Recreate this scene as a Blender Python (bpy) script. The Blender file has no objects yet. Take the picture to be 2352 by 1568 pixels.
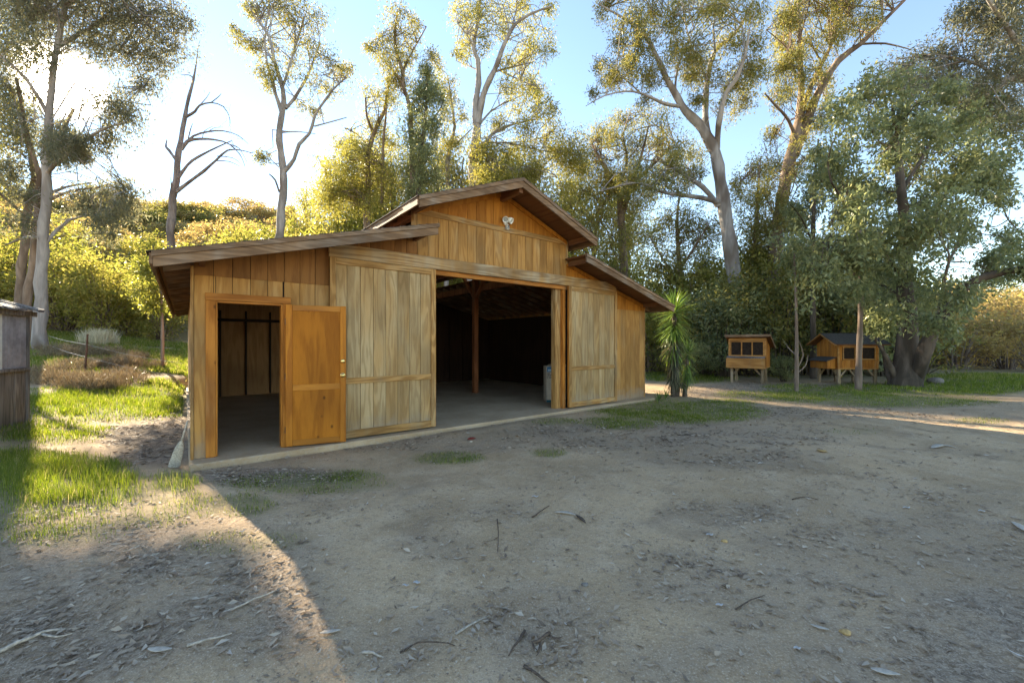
import bpy, math, random
import numpy as np
from mathutils import Vector

rng = np.random.default_rng(7)
random.seed(7)
scene = bpy.context.scene
COL = scene.collection

# ------------------------------------------------------------------ camera, sky, sun, exposure
F, CX, CY, EYE = 949.0, 1176.0, 788.0, 1.475          # photo measured at 2352 px width
cam = bpy.data.cameras.new('camera')
cam.sensor_width = 36.0
cam.lens = F / 2352.0 * 36.0
cam.shift_y = (CY - 784.0) / 2352.0
cam.clip_end = 2000.0
cam_o = bpy.data.objects.new('camera', cam)
COL.objects.link(cam_o)
cam_o.location = (0, 0, EYE)
cam_o.rotation_euler = (math.radians(90), 0, 0)
scene.camera = cam_o

SUN_AZ = math.atan2(-1.094, 1.0)                       # left of the view direction
SUN_EL = math.radians(23.1)
SUN_DIR = Vector((math.sin(SUN_AZ) * math.cos(SUN_EL), math.cos(SUN_AZ) * math.cos(SUN_EL), math.sin(SUN_EL)))
world = bpy.data.worlds.new('World')
scene.world = world
world.use_nodes = True
wn = world.node_tree
for n in list(wn.nodes):
    wn.nodes.remove(n)
w_out = wn.nodes.new('ShaderNodeOutputWorld')
w_bg = wn.nodes.new('ShaderNodeBackground')
w_sky = wn.nodes.new('ShaderNodeTexSky')
w_sky.sky_type = 'NISHITA'
w_sky.sun_disc = False
w_sky.sun_elevation = SUN_EL
w_sky.sun_rotation = SUN_AZ
w_sky.altitude = 200
w_sky.air_density = 1.0
w_sky.dust_density = 0.0
w_sky.ozone_density = 2.4
w_bg.inputs['Strength'].default_value = 0.105
wn.links.new(w_sky.outputs[0], w_bg.inputs['Color'])
# the sun itself, seen through the leaves: a small bright disc with its aureole at the lamp's direction
w_tc = wn.nodes.new('ShaderNodeTexCoord')
w_dot = wn.nodes.new('ShaderNodeVectorMath'); w_dot.operation = 'DOT_PRODUCT'
w_nrm = wn.nodes.new('ShaderNodeVectorMath'); w_nrm.operation = 'NORMALIZE'
w_dot.inputs[1].default_value = tuple(SUN_DIR)
wn.links.new(w_tc.outputs['Generated'], w_nrm.inputs[0])
wn.links.new(w_nrm.outputs[0], w_dot.inputs[0])
w_mr = wn.nodes.new('ShaderNodeMapRange'); w_mr.interpolation_type = 'SMOOTHERSTEP'
w_mr.inputs[1].default_value = math.cos(math.radians(3.4)); w_mr.inputs[2].default_value = math.cos(math.radians(0.5))
w_mr.inputs[3].default_value = 0.0; w_mr.inputs[4].default_value = 6.0
wn.links.new(w_dot.outputs['Value'], w_mr.inputs[0])
w_sun = wn.nodes.new('ShaderNodeBackground')
w_sun.inputs['Color'].default_value = (1.0, 0.95, 0.86, 1)
wn.links.new(w_mr.outputs[0], w_sun.inputs['Strength'])
w_add = wn.nodes.new('ShaderNodeAddShader')
wn.links.new(w_bg.outputs[0], w_add.inputs[0]); wn.links.new(w_sun.outputs[0], w_add.inputs[1])
wn.links.new(w_add.outputs[0], w_out.inputs['Surface'])

sun = bpy.data.lights.new('sun', 'SUN')
sun.energy = 5.0
sun.angle = math.radians(0.53)
sun.color = (1.0, 0.92, 0.78)
sun_o = bpy.data.objects.new('sun', sun)
COL.objects.link(sun_o)
sun_o.rotation_euler = (-SUN_DIR).to_track_quat('-Z', 'Y').to_euler()
sun_o.location = (-30, 30, 30)

vs = scene.view_settings
vs.view_transform = 'Standard'
vs.look = 'None'
vs.exposure = 2.22
vs.use_white_balance = True
vs.white_balance_temperature = 7600
vs.white_balance_tint = 10
vs.gamma = 1.0
scene.cycles.use_denoising = True
scene.cycles.max_bounces = 6
scene.cycles.diffuse_bounces = 3
scene.cycles.glossy_bounces = 2
scene.cycles.adaptive_threshold = 0.02
scene.cycles.transparent_max_bounces = 8
scene.cycles.transmission_bounces = 6

# ------------------------------------------------------------------ frames and helpers
LX, LY = -4.038, 5.243                                 # front left corner of the barn
UX, UY = 0.7838, 0.6210                                # along the barn front
VX, VY = -0.6210, 0.7838                               # into the barn
BARN_ROT = math.atan2(UY, UX)


def P(px, py, d):
    return np.array(((px - CX) / F * d, d, EYE + (CY - py) / F * d))


def to_uv(x, y):
    dx, dy = x - LX, y - LY
    return dx * UX + dy * UY, dx * VX + dy * VY


def from_uv(u, v):
    return LX + u * UX + v * VX, LY + u * UY + v * VY


def sstep(x, a, b):
    t = np.clip((np.asarray(x, float) - a) / (b - a), 0, 1)
    return t * t * (3 - 2 * t)


def wob(x, y, s, seed=0.0):
    return (np.sin(x * s + 1.3 * seed + 1.7 * np.sin(y * s * 0.7 + seed)) * np.sin(y * s * 1.13 + 2.1 * seed + 1.3 * np.sin(x * s * 0.6 - seed)))


def H(x, y):
    """ground height"""
    x = np.asarray(x, float); y = np.asarray(y, float)
    u, v = to_uv(x, y)
    left = 1 - sstep(u, 9, 20)
    z = np.interp(v, [-50, 4, 7, 12, 15, 19, 24, 32, 60, 95, 125, 140, 180, 400], [0, 0, 0.1, 0.42, 0.75, 1.15, 1.6, 2.6, 10.5, 23, 34.5, 35.5, 30, 28])
    tilt = np.where(v > 30, 1 + np.clip(u, -80, 30) * 0.0065, 1)
    far = np.where(v > 30, 1 - sstep(u, 10, 75), 1.0)
    z = z * left * 1.0 * np.where(v > 30, 1, 1) if False else z * np.where(v > 26, np.maximum(far, 0) * tilt, left)
    z = z + 0.16 * sstep(-u, 0.6, 3.0) * sstep(v, 1.0, 4.0)
    # shallow kerb drop in front of the slab, flush at the big doorway
    z = z - 0.075 + 0.055 * sstep(u, 2.2, 3.6) * sstep(v, -3.0, -0.2) * (1 - sstep(u, 7.5, 9.5) * 0.6)
    inside = (1 - sstep(np.abs(u - 4.875), 4.9, 5.6)) * (1 - sstep(np.abs(v - 5.5), 5.4, 6.2))
    z = z * (1 - inside) + (-0.1) * inside
    amp = 1 - inside
    z = z + amp * (0.018 * wob(x, y, 1.1, 1) + 0.010 * wob(x, y, 2.7, 2) + 0.004 * wob(x, y, 7.5, 4))
    z = z + 0.5 * wob(x, y, 0.11, 3) * sstep(v, 35, 70) + 1.3 * wob(x, y, 0.045, 5) * sstep(v, 50, 100) * np.maximum(far, 0)
    return z


def h1(x, y):
    return float(H(x, y))


def tag(o, label=None, cat=None, group=None, kind=None):
    if label: o['label'] = label
    if cat: o['category'] = cat
    if group: o['group'] = group
    if kind: o['kind'] = kind
    return o


def empty(name, loc=(0, 0, 0), rz=0.0, parent=None):
    o = bpy.data.objects.new(name, None)
    o.empty_display_size = 0.2
    COL.objects.link(o)
    o.location = loc
    o.rotation_euler = (0, 0, rz)
    if parent: o.parent = parent
    return o


def link(name, me, mat, parent=None):
    if mat is not None and len(me.materials) == 0:
        me.materials.append(mat)
    o = bpy.data.objects.new(name, me)
    COL.objects.link(o)
    if parent: o.parent = parent
    return o


def np_mesh(name, verts, faces, smooth=False, attrs=None):
    verts = np.asarray(verts, np.float32).reshape(-1, 3)
    faces = np.asarray(faces, np.int32)
    n, k = faces.shape
    me = bpy.data.meshes.new(name)
    me.vertices.add(len(verts))
    me.vertices.foreach_set('co', verts.ravel())
    me.loops.add(n * k)
    me.loops.foreach_set('vertex_index', faces.ravel())
    me.polygons.add(n)
    me.polygons.foreach_set('loop_start', np.arange(0, n * k, k, dtype=np.int32))
    me.polygons.foreach_set('loop_total', np.full(n, k, np.int32))
    if smooth:
        me.polygons.foreach_set('use_smooth', np.ones(n, bool))
    if attrs:
        for an, av in attrs.items():
            a = me.attributes.new(an, 'FLOAT', 'POINT')
            a.data.foreach_set('value', np.asarray(av, np.float32))
    me.update(calc_edges=True)
    return me


def py_mesh(name, verts, faces, smooth=False):
    me = bpy.data.meshes.new(name)
    me.from_pydata([tuple(map(float, v)) for v in verts], [], faces)
    if smooth:
        for p in me.polygons: p.use_smooth = True
    me.update()
    return me


class MB:
    """collects shapes that belong to one part"""
    def __init__(self):
        self.v, self.f = [], []

    def add(self, vs_, fs_):
        b = len(self.v)
        self.v.extend([tuple(map(float, q)) for q in vs_])
        self.f.extend([tuple(b + i for i in q) for q in fs_])
        return self

    def box(self, x0, x1, y0, y1, z0, z1, c=0.0):
        if c <= 0:
            vv = [(x, y, z) for z in (z0, z1) for y in (y0, y1) for x in (x0, x1)]
            ff = [(0, 2, 3, 1), (4, 5, 7, 6), (0, 1, 5, 4), (2, 6, 7, 3), (0, 4, 6, 2), (1, 3, 7, 5)]
            return self.add(vv, ff)
        X, Y, Z = (x0, x1), (y0, y1), (z0, z1)
        S = (1, -1)
        vv, idx = [], {}
        for i in (0, 1):
            for j in (0, 1):
                for k in (0, 1):
                    for a in range(3):       # a: the axis whose face the vertex lies on
                        q = [X[i], Y[j], Z[k]]
                        for b, s in enumerate((S[i], S[j], S[k])):
                            if b != a: q[b] += s * c
                        idx[(i, j, k, a)] = len(vv); vv.append(q)
        ff = []
        for a in range(3):
            b, d = [(1, 2), (2, 0), (0, 1)][a]
            for s in (0, 1):
                quad = []
                for p_, q_ in ((0, 0), (1, 0), (1, 1), (0, 1)):
                    key = [0, 0, 0]; key[a] = s; key[b] = p_; key[d] = q_
                    quad.append(idx[(key[0], key[1], key[2], a)])
                ff.append(tuple(quad if s else quad[::-1]))
            for p_ in (0, 1):                  # the chamfers along axis a
                for q_ in (0, 1):
                    k0 = [0, 0, 0]; k1 = [0, 0, 0]
                    k0[b] = k1[b] = p_; k0[d] = k1[d] = q_; k1[a] = 1
                    quad = [idx[(*k0, b)], idx[(*k1, b)], idx[(*k1, d)], idx[(*k0, d)]]
                    ff.append(tuple(quad if p_ == q_ else quad[::-1]))
        for i in (0, 1):
            for j in (0, 1):
                for k in (0, 1):
                    t = [idx[(i, j, k, 0)], idx[(i, j, k, 1)], idx[(i, j, k, 2)]]
                    ff.append(tuple(t if (i + j + k) % 2 else t[::-1]))
        return self.add(vv, ff)

    def prism(self, poly, y0, y1):
        """polygon of (x, z) pushed along y"""
        n = len(poly)
        vv = [(x, y0, z) for x, z in poly] + [(x, y1, z) for x, z in poly]
        ff = [tuple(range(n)), tuple(range(2 * n - 1, n - 1, -1))]
        for i in range(n):
            j = (i + 1) % n
            ff.append((j, i, n + i, n + j))
        return self.add(vv, ff)

    def beam(self, a, b, w, h_, up=(0, 0, 1)):
        a, b = Vector(a), Vector(b)
        d = (b - a).normalized()
        s = d.cross(Vector(up)).normalized()
        t = s.cross(d).normalized()
        vv = []
        for p_ in (a, b):
            for i, j in ((-1, -1), (1, -1), (1, 1), (-1, 1)):
                vv.append(p_ + s * (i * w / 2) + t * (j * h_ / 2))
        return self.add(vv, [(3, 2, 1, 0), (4, 5, 6, 7), (0, 1, 5, 4), (1, 2, 6, 5), (2, 3, 7, 6), (3, 0, 4, 7)])

    def tube(self, pts, rad, n=8, cap=True):
        vv, ff = tube_np(np.array(pts, float), np.array(rad, float), n)
        self.add(vv, [tuple(q) for q in ff])
        if cap:
            b = len(self.v) - len(vv)
            self.f.append(tuple(b + i for i in range(n - 1, -1, -1)))
            self.f.append(tuple(len(self.v) - n + i for i in range(n)))
        return self

    def lathe(self, prof, c=(0, 0, 0), n=16, axis='z'):
        vv, ff = [], []
        for r, z in prof:
            for i in range(n):
                a = 2 * math.pi * i / n
                q = (r * math.cos(a), r * math.sin(a), z)
                if axis == 'y': q = (q[0], z, q[1])
                vv.append((c[0] + q[0], c[1] + q[1], c[2] + q[2]))
        for k in range(len(prof) - 1):
            for i in range(n):
                j = (i + 1) % n
                ff.append((k * n + i, k * n + j, (k + 1) * n + j, (k + 1) * n + i))
        return self.add(vv, ff)

    def build(self, name, mat, parent=None, smooth=False):
        return link(name, py_mesh(name, self.v, self.f, smooth), mat, parent)


def tube_np(pts, rad, n=6):
    m = len(pts)
    d = np.gradient(pts, axis=0)
    d /= np.linalg.norm(d, axis=1)[:, None] + 1e-9
    ref = np.array((0.31, 0.9, 0.13)) if abs(d[:, 2]).mean() > 0.6 else np.array((0, 0, 1.0))
    s = np.cross(d, ref); s /= np.linalg.norm(s, axis=1)[:, None] + 1e-9
    t = np.cross(s, d)
    a = np.arange(n) * 2 * math.pi / n
    ring = s[:, None, :] * np.cos(a)[None, :, None] + t[:, None, :] * np.sin(a)[None, :, None]
    v = pts[:, None, :] + ring * rad[:, None, None]
    i = np.arange(m - 1)[:, None] * n
    j = np.arange(n)[None, :]
    jn = (j + 1) % n
    f = np.stack([i + j, i + jn, i + n + jn, i + n + j], -1).reshape(-1, 4)
    return v.reshape(-1, 3), f


# ------------------------------------------------------------------ materials
def new_mat(name):
    m = bpy.data.materials.new(name)
    m.use_nodes = True
    nt = m.node_tree
    for n in list(nt.nodes): nt.nodes.remove(n)
    out = nt.nodes.new('ShaderNodeOutputMaterial')
    return m, nt, out


class NT:
    def __init__(self, nt):
        self.nt = nt

    def n(self, typ, **kw):
        nd = self.nt.nodes.new(typ)
        for k, v in kw.items(): setattr(nd, k, v)
        return nd

    def l(self, a, b):
        self.nt.links.new(a, b)

    def val(self, s, sock):
        if isinstance(s, (int, float)): sock.default_value = s
        else: self.l(s, sock)

    def math(self, op, a, b=0.0, c=None):
        nd = self.n('ShaderNodeMath', operation=op)
        self.val(a, nd.inputs[0]); self.val(b, nd.inputs[1])
        if c is not None: self.val(c, nd.inputs[2])
        return nd.outputs[0]

    def map(self, x, a, b, c=0.0, d=1.0):
        nd = self.n('ShaderNodeMapRange')
        nd.interpolation_type = 'SMOOTHSTEP'
        self.val(x, nd.inputs[0])
        for i, q in enumerate((a, b, c, d)): nd.inputs[i + 1].default_value = q
        return nd.outputs[0]

    def mix(self, fac, a, b, mode='MIX'):
        nd = self.n('ShaderNodeMix', data_type='RGBA', blend_type=mode)
        self.val(fac, nd.inputs[0])
        for s, sock in ((a, nd.inputs[6]), (b, nd.inputs[7])):
            if isinstance(s, (tuple, list)): sock.default_value = (*s[:3], 1)
            else: self.l(s, sock)
        return nd.outputs[2]

    def noise(self, vec, scale, detail=3.0, rough=0.55, dist=0.0):
        nd = self.n('ShaderNodeTexNoise')
        if vec is not None: self.l(vec, nd.inputs['Vector'])
        nd.inputs['Scale'].default_value = scale
        nd.inputs['Detail'].default_value = detail
        nd.inputs['Roughness'].default_value = rough
        nd.inputs['Distortion'].default_value = dist
        return nd.outputs['Fac']

    def scale(self, vec, s, off=None):
        nd = self.n('ShaderNodeMapping')
        self.l(vec, nd.inputs[0])
        nd.inputs['Scale'].default_value = s
        if off is not None: self.l(off, nd.inputs['Location'])
        return nd.outputs[0]

    def ramp(self, fac, stops):
        nd = self.n('ShaderNodeValToRGB')
        cr = nd.color_ramp
        while len(cr.elements) < len(stops): cr.elements.new(0.5)
        for e, (p_, c) in zip(cr.elements, stops):
            e.position = p_; e.color = (*c, 1)
        self.l(fac, nd.inputs[0])
        return nd.outputs[0]

    def bsdf(self, out, col, rough=0.8, bump=None, bs=0.3, bd=0.01, spec=0.3, metal=0.0):
        b = self.n('ShaderNodeBsdfPrincipled')
        if isinstance(col, (tuple, list)): b.inputs['Base Color'].default_value = (*col[:3], 1)
        else: self.l(col, b.inputs['Base Color'])
        self.val(rough, b.inputs['Roughness'])
        b.inputs['Specular IOR Level'].default_value = spec
        b.inputs['Metallic'].default_value = metal
        if bump is not None:
            bn = self.n('ShaderNodeBump')
            bn.inputs['Strength'].default_value = bs
            bn.inputs['Distance'].default_value = bd
            self.l(bump, bn.inputs['Height'])
            self.l(bn.outputs[0], b.inputs['Normal'])
        self.l(b.outputs[0], out.inputs['Surface'])
        return b


def wood(name, light, dark, weather=0.0, axis='z', lines=26.0, w_col=((.40, .30, .17), (.20, .135, .07)), knots=False, rough=0.75, freq=8.0, contrast=0.8, splash=False):
    """grain = contour lines of stretched noise; weather: amount of grey bare wood in patches"""
    m, nt, out = new_mat(name)
    k = NT(nt)
    tc = k.n('ShaderNodeTexCoord').outputs['Object']
    oi = k.n('ShaderNodeObjectInfo').outputs['Random']
    off = k.n('ShaderNodeCombineXYZ')
    for i, q in enumerate((37.0, 11.0, 53.0)): k.l(k.math('MULTIPLY', oi, q), off.inputs[i])
    st = {'z': (freq, freq, freq * .11), 'x': (freq * .11, freq, freq), 'y': (freq, freq * .11, freq)}[axis]
    v = k.scale(tc, st, off.outputs[0])
    g = k.noise(v, 1.0, 1.0, 0.45, 0.25)
    band = k.math('SINE', k.math('MULTIPLY', g, lines * 2))
    band = k.map(band, -0.9, 0.9)
    fine = k.noise(k.scale(tc, tuple(q * 9 for q in st), off.outputs[0]), 1.0, 1.0, 0.6)
    grain = k.math('ADD', k.math('MULTIPLY', band, 0.46), k.math('MULTIPLY', fine, 0.68))
    grain = k.map(grain, 0.5 - 0.5 * contrast, 0.55 + 0.5 * contrast)
    tone = k.noise(k.scale(tc, (1.2, 1.2, 0.9), off.outputs[0]), 1.0, 1.0)
    base = k.mix(grain, dark, light)
    per = k.math('MULTIPLY_ADD', oi, 0.16, 0.92)
    if weather > 0:
        wea = k.mix(grain, w_col[1], w_col[0])
        patch = k.noise(k.scale(tc, (2.6, 2.6, 0.9), off.outputs[0]), 1.0, 2.0, 0.6)
        fac = k.map(patch, 0.60 - weather * 0.5, 0.98 - weather * 0.5)
        base = k.mix(fac, base, wea)
    base = k.mix(k.map(tone, 0.35, 0.7, 0.0, 0.5), base, tuple(q * 0.55 for q in dark))
    br = k.n('ShaderNodeHueSaturation'); br.inputs['Saturation'].default_value = 1.0
    k.l(per, br.inputs['Value']); k.l(base, br.inputs['Color'])
    base = br.outputs[0]
    if splash:                                          # mud splashed up from the ground
        sz = k.n('ShaderNodeSeparateXYZ'); k.l(tc, sz.inputs[0])
        sf = k.math('SUBTRACT', sz.outputs[2], k.math('MULTIPLY', k.noise(tc, 7.0, 3.0, 0.6), 0.55))
        base = k.mix(k.map(sf, -0.32, 0.12, 0.75, 0.0), base, (.27, .215, .155))
    if knots:
        vo = k.n('ShaderNodeTexVoronoi'); vo.feature = 'F1'
        k.l(k.scale(tc, (5.0, 5.0, 3.4), off.outputs[0]), vo.inputs['Vector']); vo.inputs['Scale'].default_value = 1.0
        kn = k.map(vo.outputs['Distance'], 0.03, 0.14, 0.85, 0.0)
        base = k.mix(kn, base, tuple(q * 0.25 for q in dark))
    k.bsdf(out, base, rough, fine, 0.3, 0.004, 0.25)
    return m


M = {}
M['siding_low'] = wood('weathered_siding', (.45, .225, .062), (.32, .145, .036), 0.30, 'z', 15, ((.47, .305, .135), (.34, .205, .085)), splash=True)
M['siding_door'] = wood('weathered_door_siding', (.44, .265, .105), (.31, .175, .065), 0.60, 'z', 16, ((.47, .335, .175), (.32, .215, .105)), splash=True)
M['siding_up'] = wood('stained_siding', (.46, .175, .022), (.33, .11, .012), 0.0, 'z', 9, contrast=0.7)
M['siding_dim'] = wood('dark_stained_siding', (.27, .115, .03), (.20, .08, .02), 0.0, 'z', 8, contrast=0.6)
M['trim'] = wood('trim_board', (.46, .25, .085), (.26, .125, .035), 0.35, 'x', 16)
M['trim_v'] = wood('upright_trim_board', (.46, .25, .085), (.26, .125, .035), 0.35, 'z', 16)
M['jamb'] = wood('stained_jamb', (.50, .19, .032), (.32, .105, .014), 0.15, 'z', 9, knots=True)
M['jamb_x'] = wood('stained_head', (.50, .19, .036), (.32, .105, .016), 0.15, 'x', 9)
M['header'] = wood('rough_header', (.50, .29, .11), (.20, .10, .035), 0.5, 'x', 30, ((.50, .39, .25), (.22, .15, .085)), freq=4.0, contrast=1.25)
M['door'] = wood('varnished_plywood', (.47, .16, .013), (.31, .095, .006), 0.0, 'z', 9, knots=True, rough=0.75, contrast=1.0)
M['door_rail'] = wood('varnished_rail', (.48, .18, .020), (.32, .10, .009), 0.0, 'x', 9, rough=0.5, contrast=0.7)
M['door_stile'] = wood('varnished_stile', (.48, .17, .016), (.32, .098, .008), 0.0, 'z', 9, rough=0.65, contrast=0.7)
M['fascia'] = wood('weathered_fascia', (.27, .16, .085), (.15, .083, .043), 0.4, 'x', 16, ((.31, .24, .18), (.165, .12, .085)))
M['fascia_y'] = wood('weathered_eave_fascia', (.27, .16, .085), (.15, .083, .043), 0.4, 'y', 16, ((.31, .24, .18), (.165, .12, .085)))
M['soffit'] = wood('stained_soffit', (.20, .088, .034), (.13, .05, .02), 0.0, 'y', 8)
M['inside'] = wood('lit_toned_inside_wood', (.42, .22, .095), (.30, .145, .058), 0.0, 'z', 8)  # lighter copy of the inside wood; left-room light is put into its colour
M['inside_shade'] = wood('shade_toned_inside_wood', (.040, .018, .010), (.022, .010, .006), 0.0, 'z', 8)  # near-black copy; the dimness of the main bay is put into its colour
M['post'] = wood('stained_post', (.34, .12, .045), (.20, .065, .025), 0.0, 'z', 8)
M['coop'] = wood('coop_boards', (.47, .18, .028), (.30, .10, .014), 0.12, 'z', 12)
M['coop_trim'] = wood('coop_frame', (.50, .24, .07), (.34, .14, .035), 0.2, 'x', 10)
M['coop_leg'] = wood('grey_leg', (.36, .27, .19), (.22, .155, .10), 0.6, 'z', 10)
M['grey_board'] = wood('grey_board', (.23, .19, .165), (.11, .09, .08), 0.5, 'z', 16, ((.30, .27, .25), (.12, .105, .10)))


def plain(name, col, rough=0.7, metal=0.0, spec=0.3, noise=0.0, ns=20.0, bs=0.0):
    m, nt, out = new_mat(name)
    k = NT(nt)
    c = col
    bump = None
    if noise > 0:
        tc = k.n('ShaderNodeTexCoord').outputs['Object']
        f = k.noise(tc, ns, 4.0, 0.6)
        c = k.mix(k.map(f, 0.3, 0.7), tuple(q * (1 - noise) for q in col), tuple(min(1, q * (1 + noise)) for q in col))
        bump = f if bs > 0 else None
    k.bsdf(out, c, rough, bump, bs, 0.01, spec, metal)
    return m


M['brass'] = plain('brass', (.80, .58, .22), 0.28, 1.0)
M['iron'] = plain('rusty_iron', (.13, .07, .045), 0.8, 0.2, noise=0.5, ns=30)
M['track'] = plain('galvanised_track', (.22, .21, .20), 0.5, 0.7)
M['lamp_white'] = plain('white_lamp_enamel', (.80, .77, .68), 0.4, 0, 0.5, noise=0.06, ns=40)
M['lens'] = plain('lamp_lens', (.32, .32, .30), 0.15, 0, 0.6)
M['shingle'] = plain('brown_shingle', (.075, .058, .048), 0.95, noise=0.5, ns=25)
M['coop_shingle'] = plain('charcoal_shingle', (.055, .05, .044), 0.9, noise=0.4, ns=40)
M['dark'] = plain('dark_cavity', (.02, .014, .01), 0.9)
M['pane'] = plain('dusty_mesh_pane', (.030, .020, .014), 0.8, 0, 0.1, noise=0.3, ns=12)
M['felt'] = plain('roofing_felt', (.05, .035, .028), 0.95, noise=0.3, ns=15)
M['straw'] = plain('grey_straw', (.42, .37, .29), 0.95, noise=0.3, ns=60, bs=0.5)
M['stick_grey'] = plain('bleached_stick', (.40, .34, .27), 0.9, noise=0.3, ns=60)
M['stick_dark'] = plain('dark_stick', (.10, .07, .05), 0.9, noise=0.4, ns=60)
M['bark_strip'] = plain('pale_bark', (.50, .43, .34), 0.85, noise=0.15, ns=40)
M['scrap'] = plain('pale_scrap', (.50, .47, .43), 0.8, noise=0.08, ns=60)
M['stone_ochre'] = plain('ochre_stone', (.48, .31, .13), 0.8, noise=0.25, ns=30, bs=0.4)
M['stone_grey'] = plain('grey_stone', (.20, .175, .15), 0.9, noise=0.3, ns=30, bs=0.4)
M['red_leaf'] = plain('red_leaf', (.34, .045, .035), 0.7)
M['card_white'] = plain('card', (.55, .46, .36), 0.85, noise=0.12, ns=10)
M['card_blue'] = plain('blue_print', (.035, .17, .33), 0.6)
M['card_pale'] = plain('pale_blue_print', (.42, .58, .64), 0.6)
M['card_teal'] = plain('teal_print', (.015, .10, .12), 0.6)
M['ink'] = plain('ink', (.05, .045, .05), 0.7)
M['wire'] = plain('fence_wire', (.42, .38, .34), 0.5, 0.6)


def bark(name, a, b, c, sc=1.0):
    m, nt, out = new_mat(name)
    k = NT(nt)
    tc = k.n('ShaderNodeTexCoord').outputs['Object']
    n1 = k.noise(k.scale(tc, (3.5 * sc, 3.5 * sc, 0.7 * sc)), 1.0, 5.0, 0.6, 0.4)
    n2 = k.noise(k.scale(tc, (1.0 * sc, 1.0 * sc, 0.35 * sc)), 1.0, 3.0, 0.5)
    col = k.mix(k.map(n1, 0.38, 0.62), a, b)
    col = k.mix(k.map(n2, 0.5, 0.66), col, c)
    k.bsdf(out, col, 0.9, n1, 0.6, 0.04, 0.15)
    return m


M['bark_pale'] = bark('pale_smooth_bark', (.24, .215, .20), (.36, .33, .305), (.15, .12, .10))
M['bark_brown'] = bark('brown_bark', (.16, .115, .085), (.28, .21, .16), (.10, .07, .05))
M['bark_dead'] = bark('dead_grey_bark', (.18, .14, .13), (.30, .25, .23), (.13, .10, .09))
M['bark_dark'] = bark('dark_bark', (.075, .058, .045), (.15, .115, .09), (.05, .04, .03))


def leaf_mat(name, stops, trans=0.5, rough=0.45, tmul=1.3):
    """stops: colours along the per-leaf random value"""
    m, nt, out = new_mat(name)
    k = NT(nt)
    at = k.n('ShaderNodeAttribute'); at.attribute_name = 'rnd'
    col = k.ramp(at.outputs['Fac'], stops)
    d = k.n('ShaderNodeBsdfPrincipled')
    k.l(col, d.inputs['Base Color']); d.inputs['Roughness'].default_value = rough
    d.inputs['Specular IOR Level'].default_value = 0.35
    t = k.n('ShaderNodeBsdfTranslucent')
    hs = k.n('ShaderNodeHueSaturation')
    hs.inputs['Hue'].default_value = 0.487
    hs.inputs['Saturation'].default_value = 1.12
    hs.inputs['Value'].default_value = tmul
    k.l(col, hs.inputs['Color']); k.l(hs.outputs[0], t.inputs['Color'])
    mx = k.n('ShaderNodeMixShader'); mx.inputs[0].default_value = trans
    k.l(d.outputs[0], mx.inputs[1]); k.l(t.outputs[0], mx.inputs[2])
    k.l(mx.outputs[0], out.inputs['Surface'])
    return m


M['leaf_euc'] = leaf_mat('eucalypt_leaf', [(0, (.10, .11, .035)), (.5, (.19, .19, .06)), (.85, (.27, .23, .07)), (1, (.33, .24, .10))], 0.55, .45, 1.6)
M['leaf_yellow'] = leaf_mat('yellow_green_leaf', [(0, (.14, .155, .035)), (.5, (.25, .245, .065)), (1, (.37, .32, .11))], 0.58, .45, 1.55)
M['leaf_green'] = leaf_mat('fresh_green_leaf', [(0, (.11, .125, .03)), (.6, (.21, .22, .055)), (1, (.34, .31, .10))], 0.6, 0.45, 1.45)
M['leaf_dark'] = leaf_mat('deep_green_leaf', [(0, (.10, .125, .065)), (.5, (.175, .20, .095)), (.9, (.26, .27, .12)), (1, (.38, .33, .15))], 0.5, 0.28, 1.6)
M['leaf_grey'] = leaf_mat('grey_eucalypt_leaf', [(0, (.075, .085, .055)), (.6, (.14, .14, .085)), (1, (.22, .19, .10))], 0.58, .45, 1.7)  # greyer, darker leaf colours for some eucalypts
M['leaf_brown'] = leaf_mat('scrub_leaf', [(0, (.22, .16, .07)), (.5, (.36, .28, .12)), (1, (.42, .36, .11))], 0.5, .5, 1.6)
M['dry_stem'] = leaf_mat('dry_stem', [(0, (.12, .09, .05)), (.6, (.23, .175, .10)), (1, (.40, .33, .19))], 0.2)
M['pampas'] = leaf_mat('pale_plume', [(0, (.50, .46, .32)), (1, (.75, .70, .52))], 0.4)
M['grass'] = leaf_mat('grass_blade', [(0, (.09, .14, .025)), (.55, (.17, .225, .035)), (.9, (.26, .295, .055)), (1, (.44, .37, .18))], 0.52, 0.5, 1.4)
M['yucca'] = leaf_mat('yucca_leaf', [(0, (.06, .11, .035)), (.6, (.12, .20, .04)), (1, (.26, .34, .08))], 0.35, 0.35)
M['yucca_dead'] = leaf_mat('dead_yucca_leaf', [(0, (.06, .06, .035)), (.6, (.11, .12, .06)), (1, (.25, .20, .12))], 0.2, 0.6)
M['litter'] = leaf_mat('fallen_leaf', [(0, (.15, .105, .07)), (.3, (.27, .20, .14)), (.75, (.40, .31, .22)), (.96, (.50, .41, .31)), (1, (.55, .50, .44))], 0.08, 0.7)


def concrete_mat():
    m, nt, out = new_mat('concrete')
    k = NT(nt)
    tc = k.n('ShaderNodeTexCoord').outputs['Object']
    a = k.noise(tc, 1.2, 5.0, 0.6); b = k.noise(tc, 14.0, 4.0, 0.7)
    col = k.mix(k.map(a, 0.35, 0.65), (.47, .335, .205), (.37, .25, .14))
    col = k.mix(k.map(b, 0.4, 0.75, 0, 0.5), col, (.43, .37, .30))
    sp = k.noise(tc, 60.0, 2.0)
    col = k.mix(k.map(sp, 0.62, 0.72, 0, 0.6), col, (.14, .10, .07))
    k.bsdf(out, col, 0.85, b, 0.3, 0.01)
    return m


M['concrete'] = concrete_mat()


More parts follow.
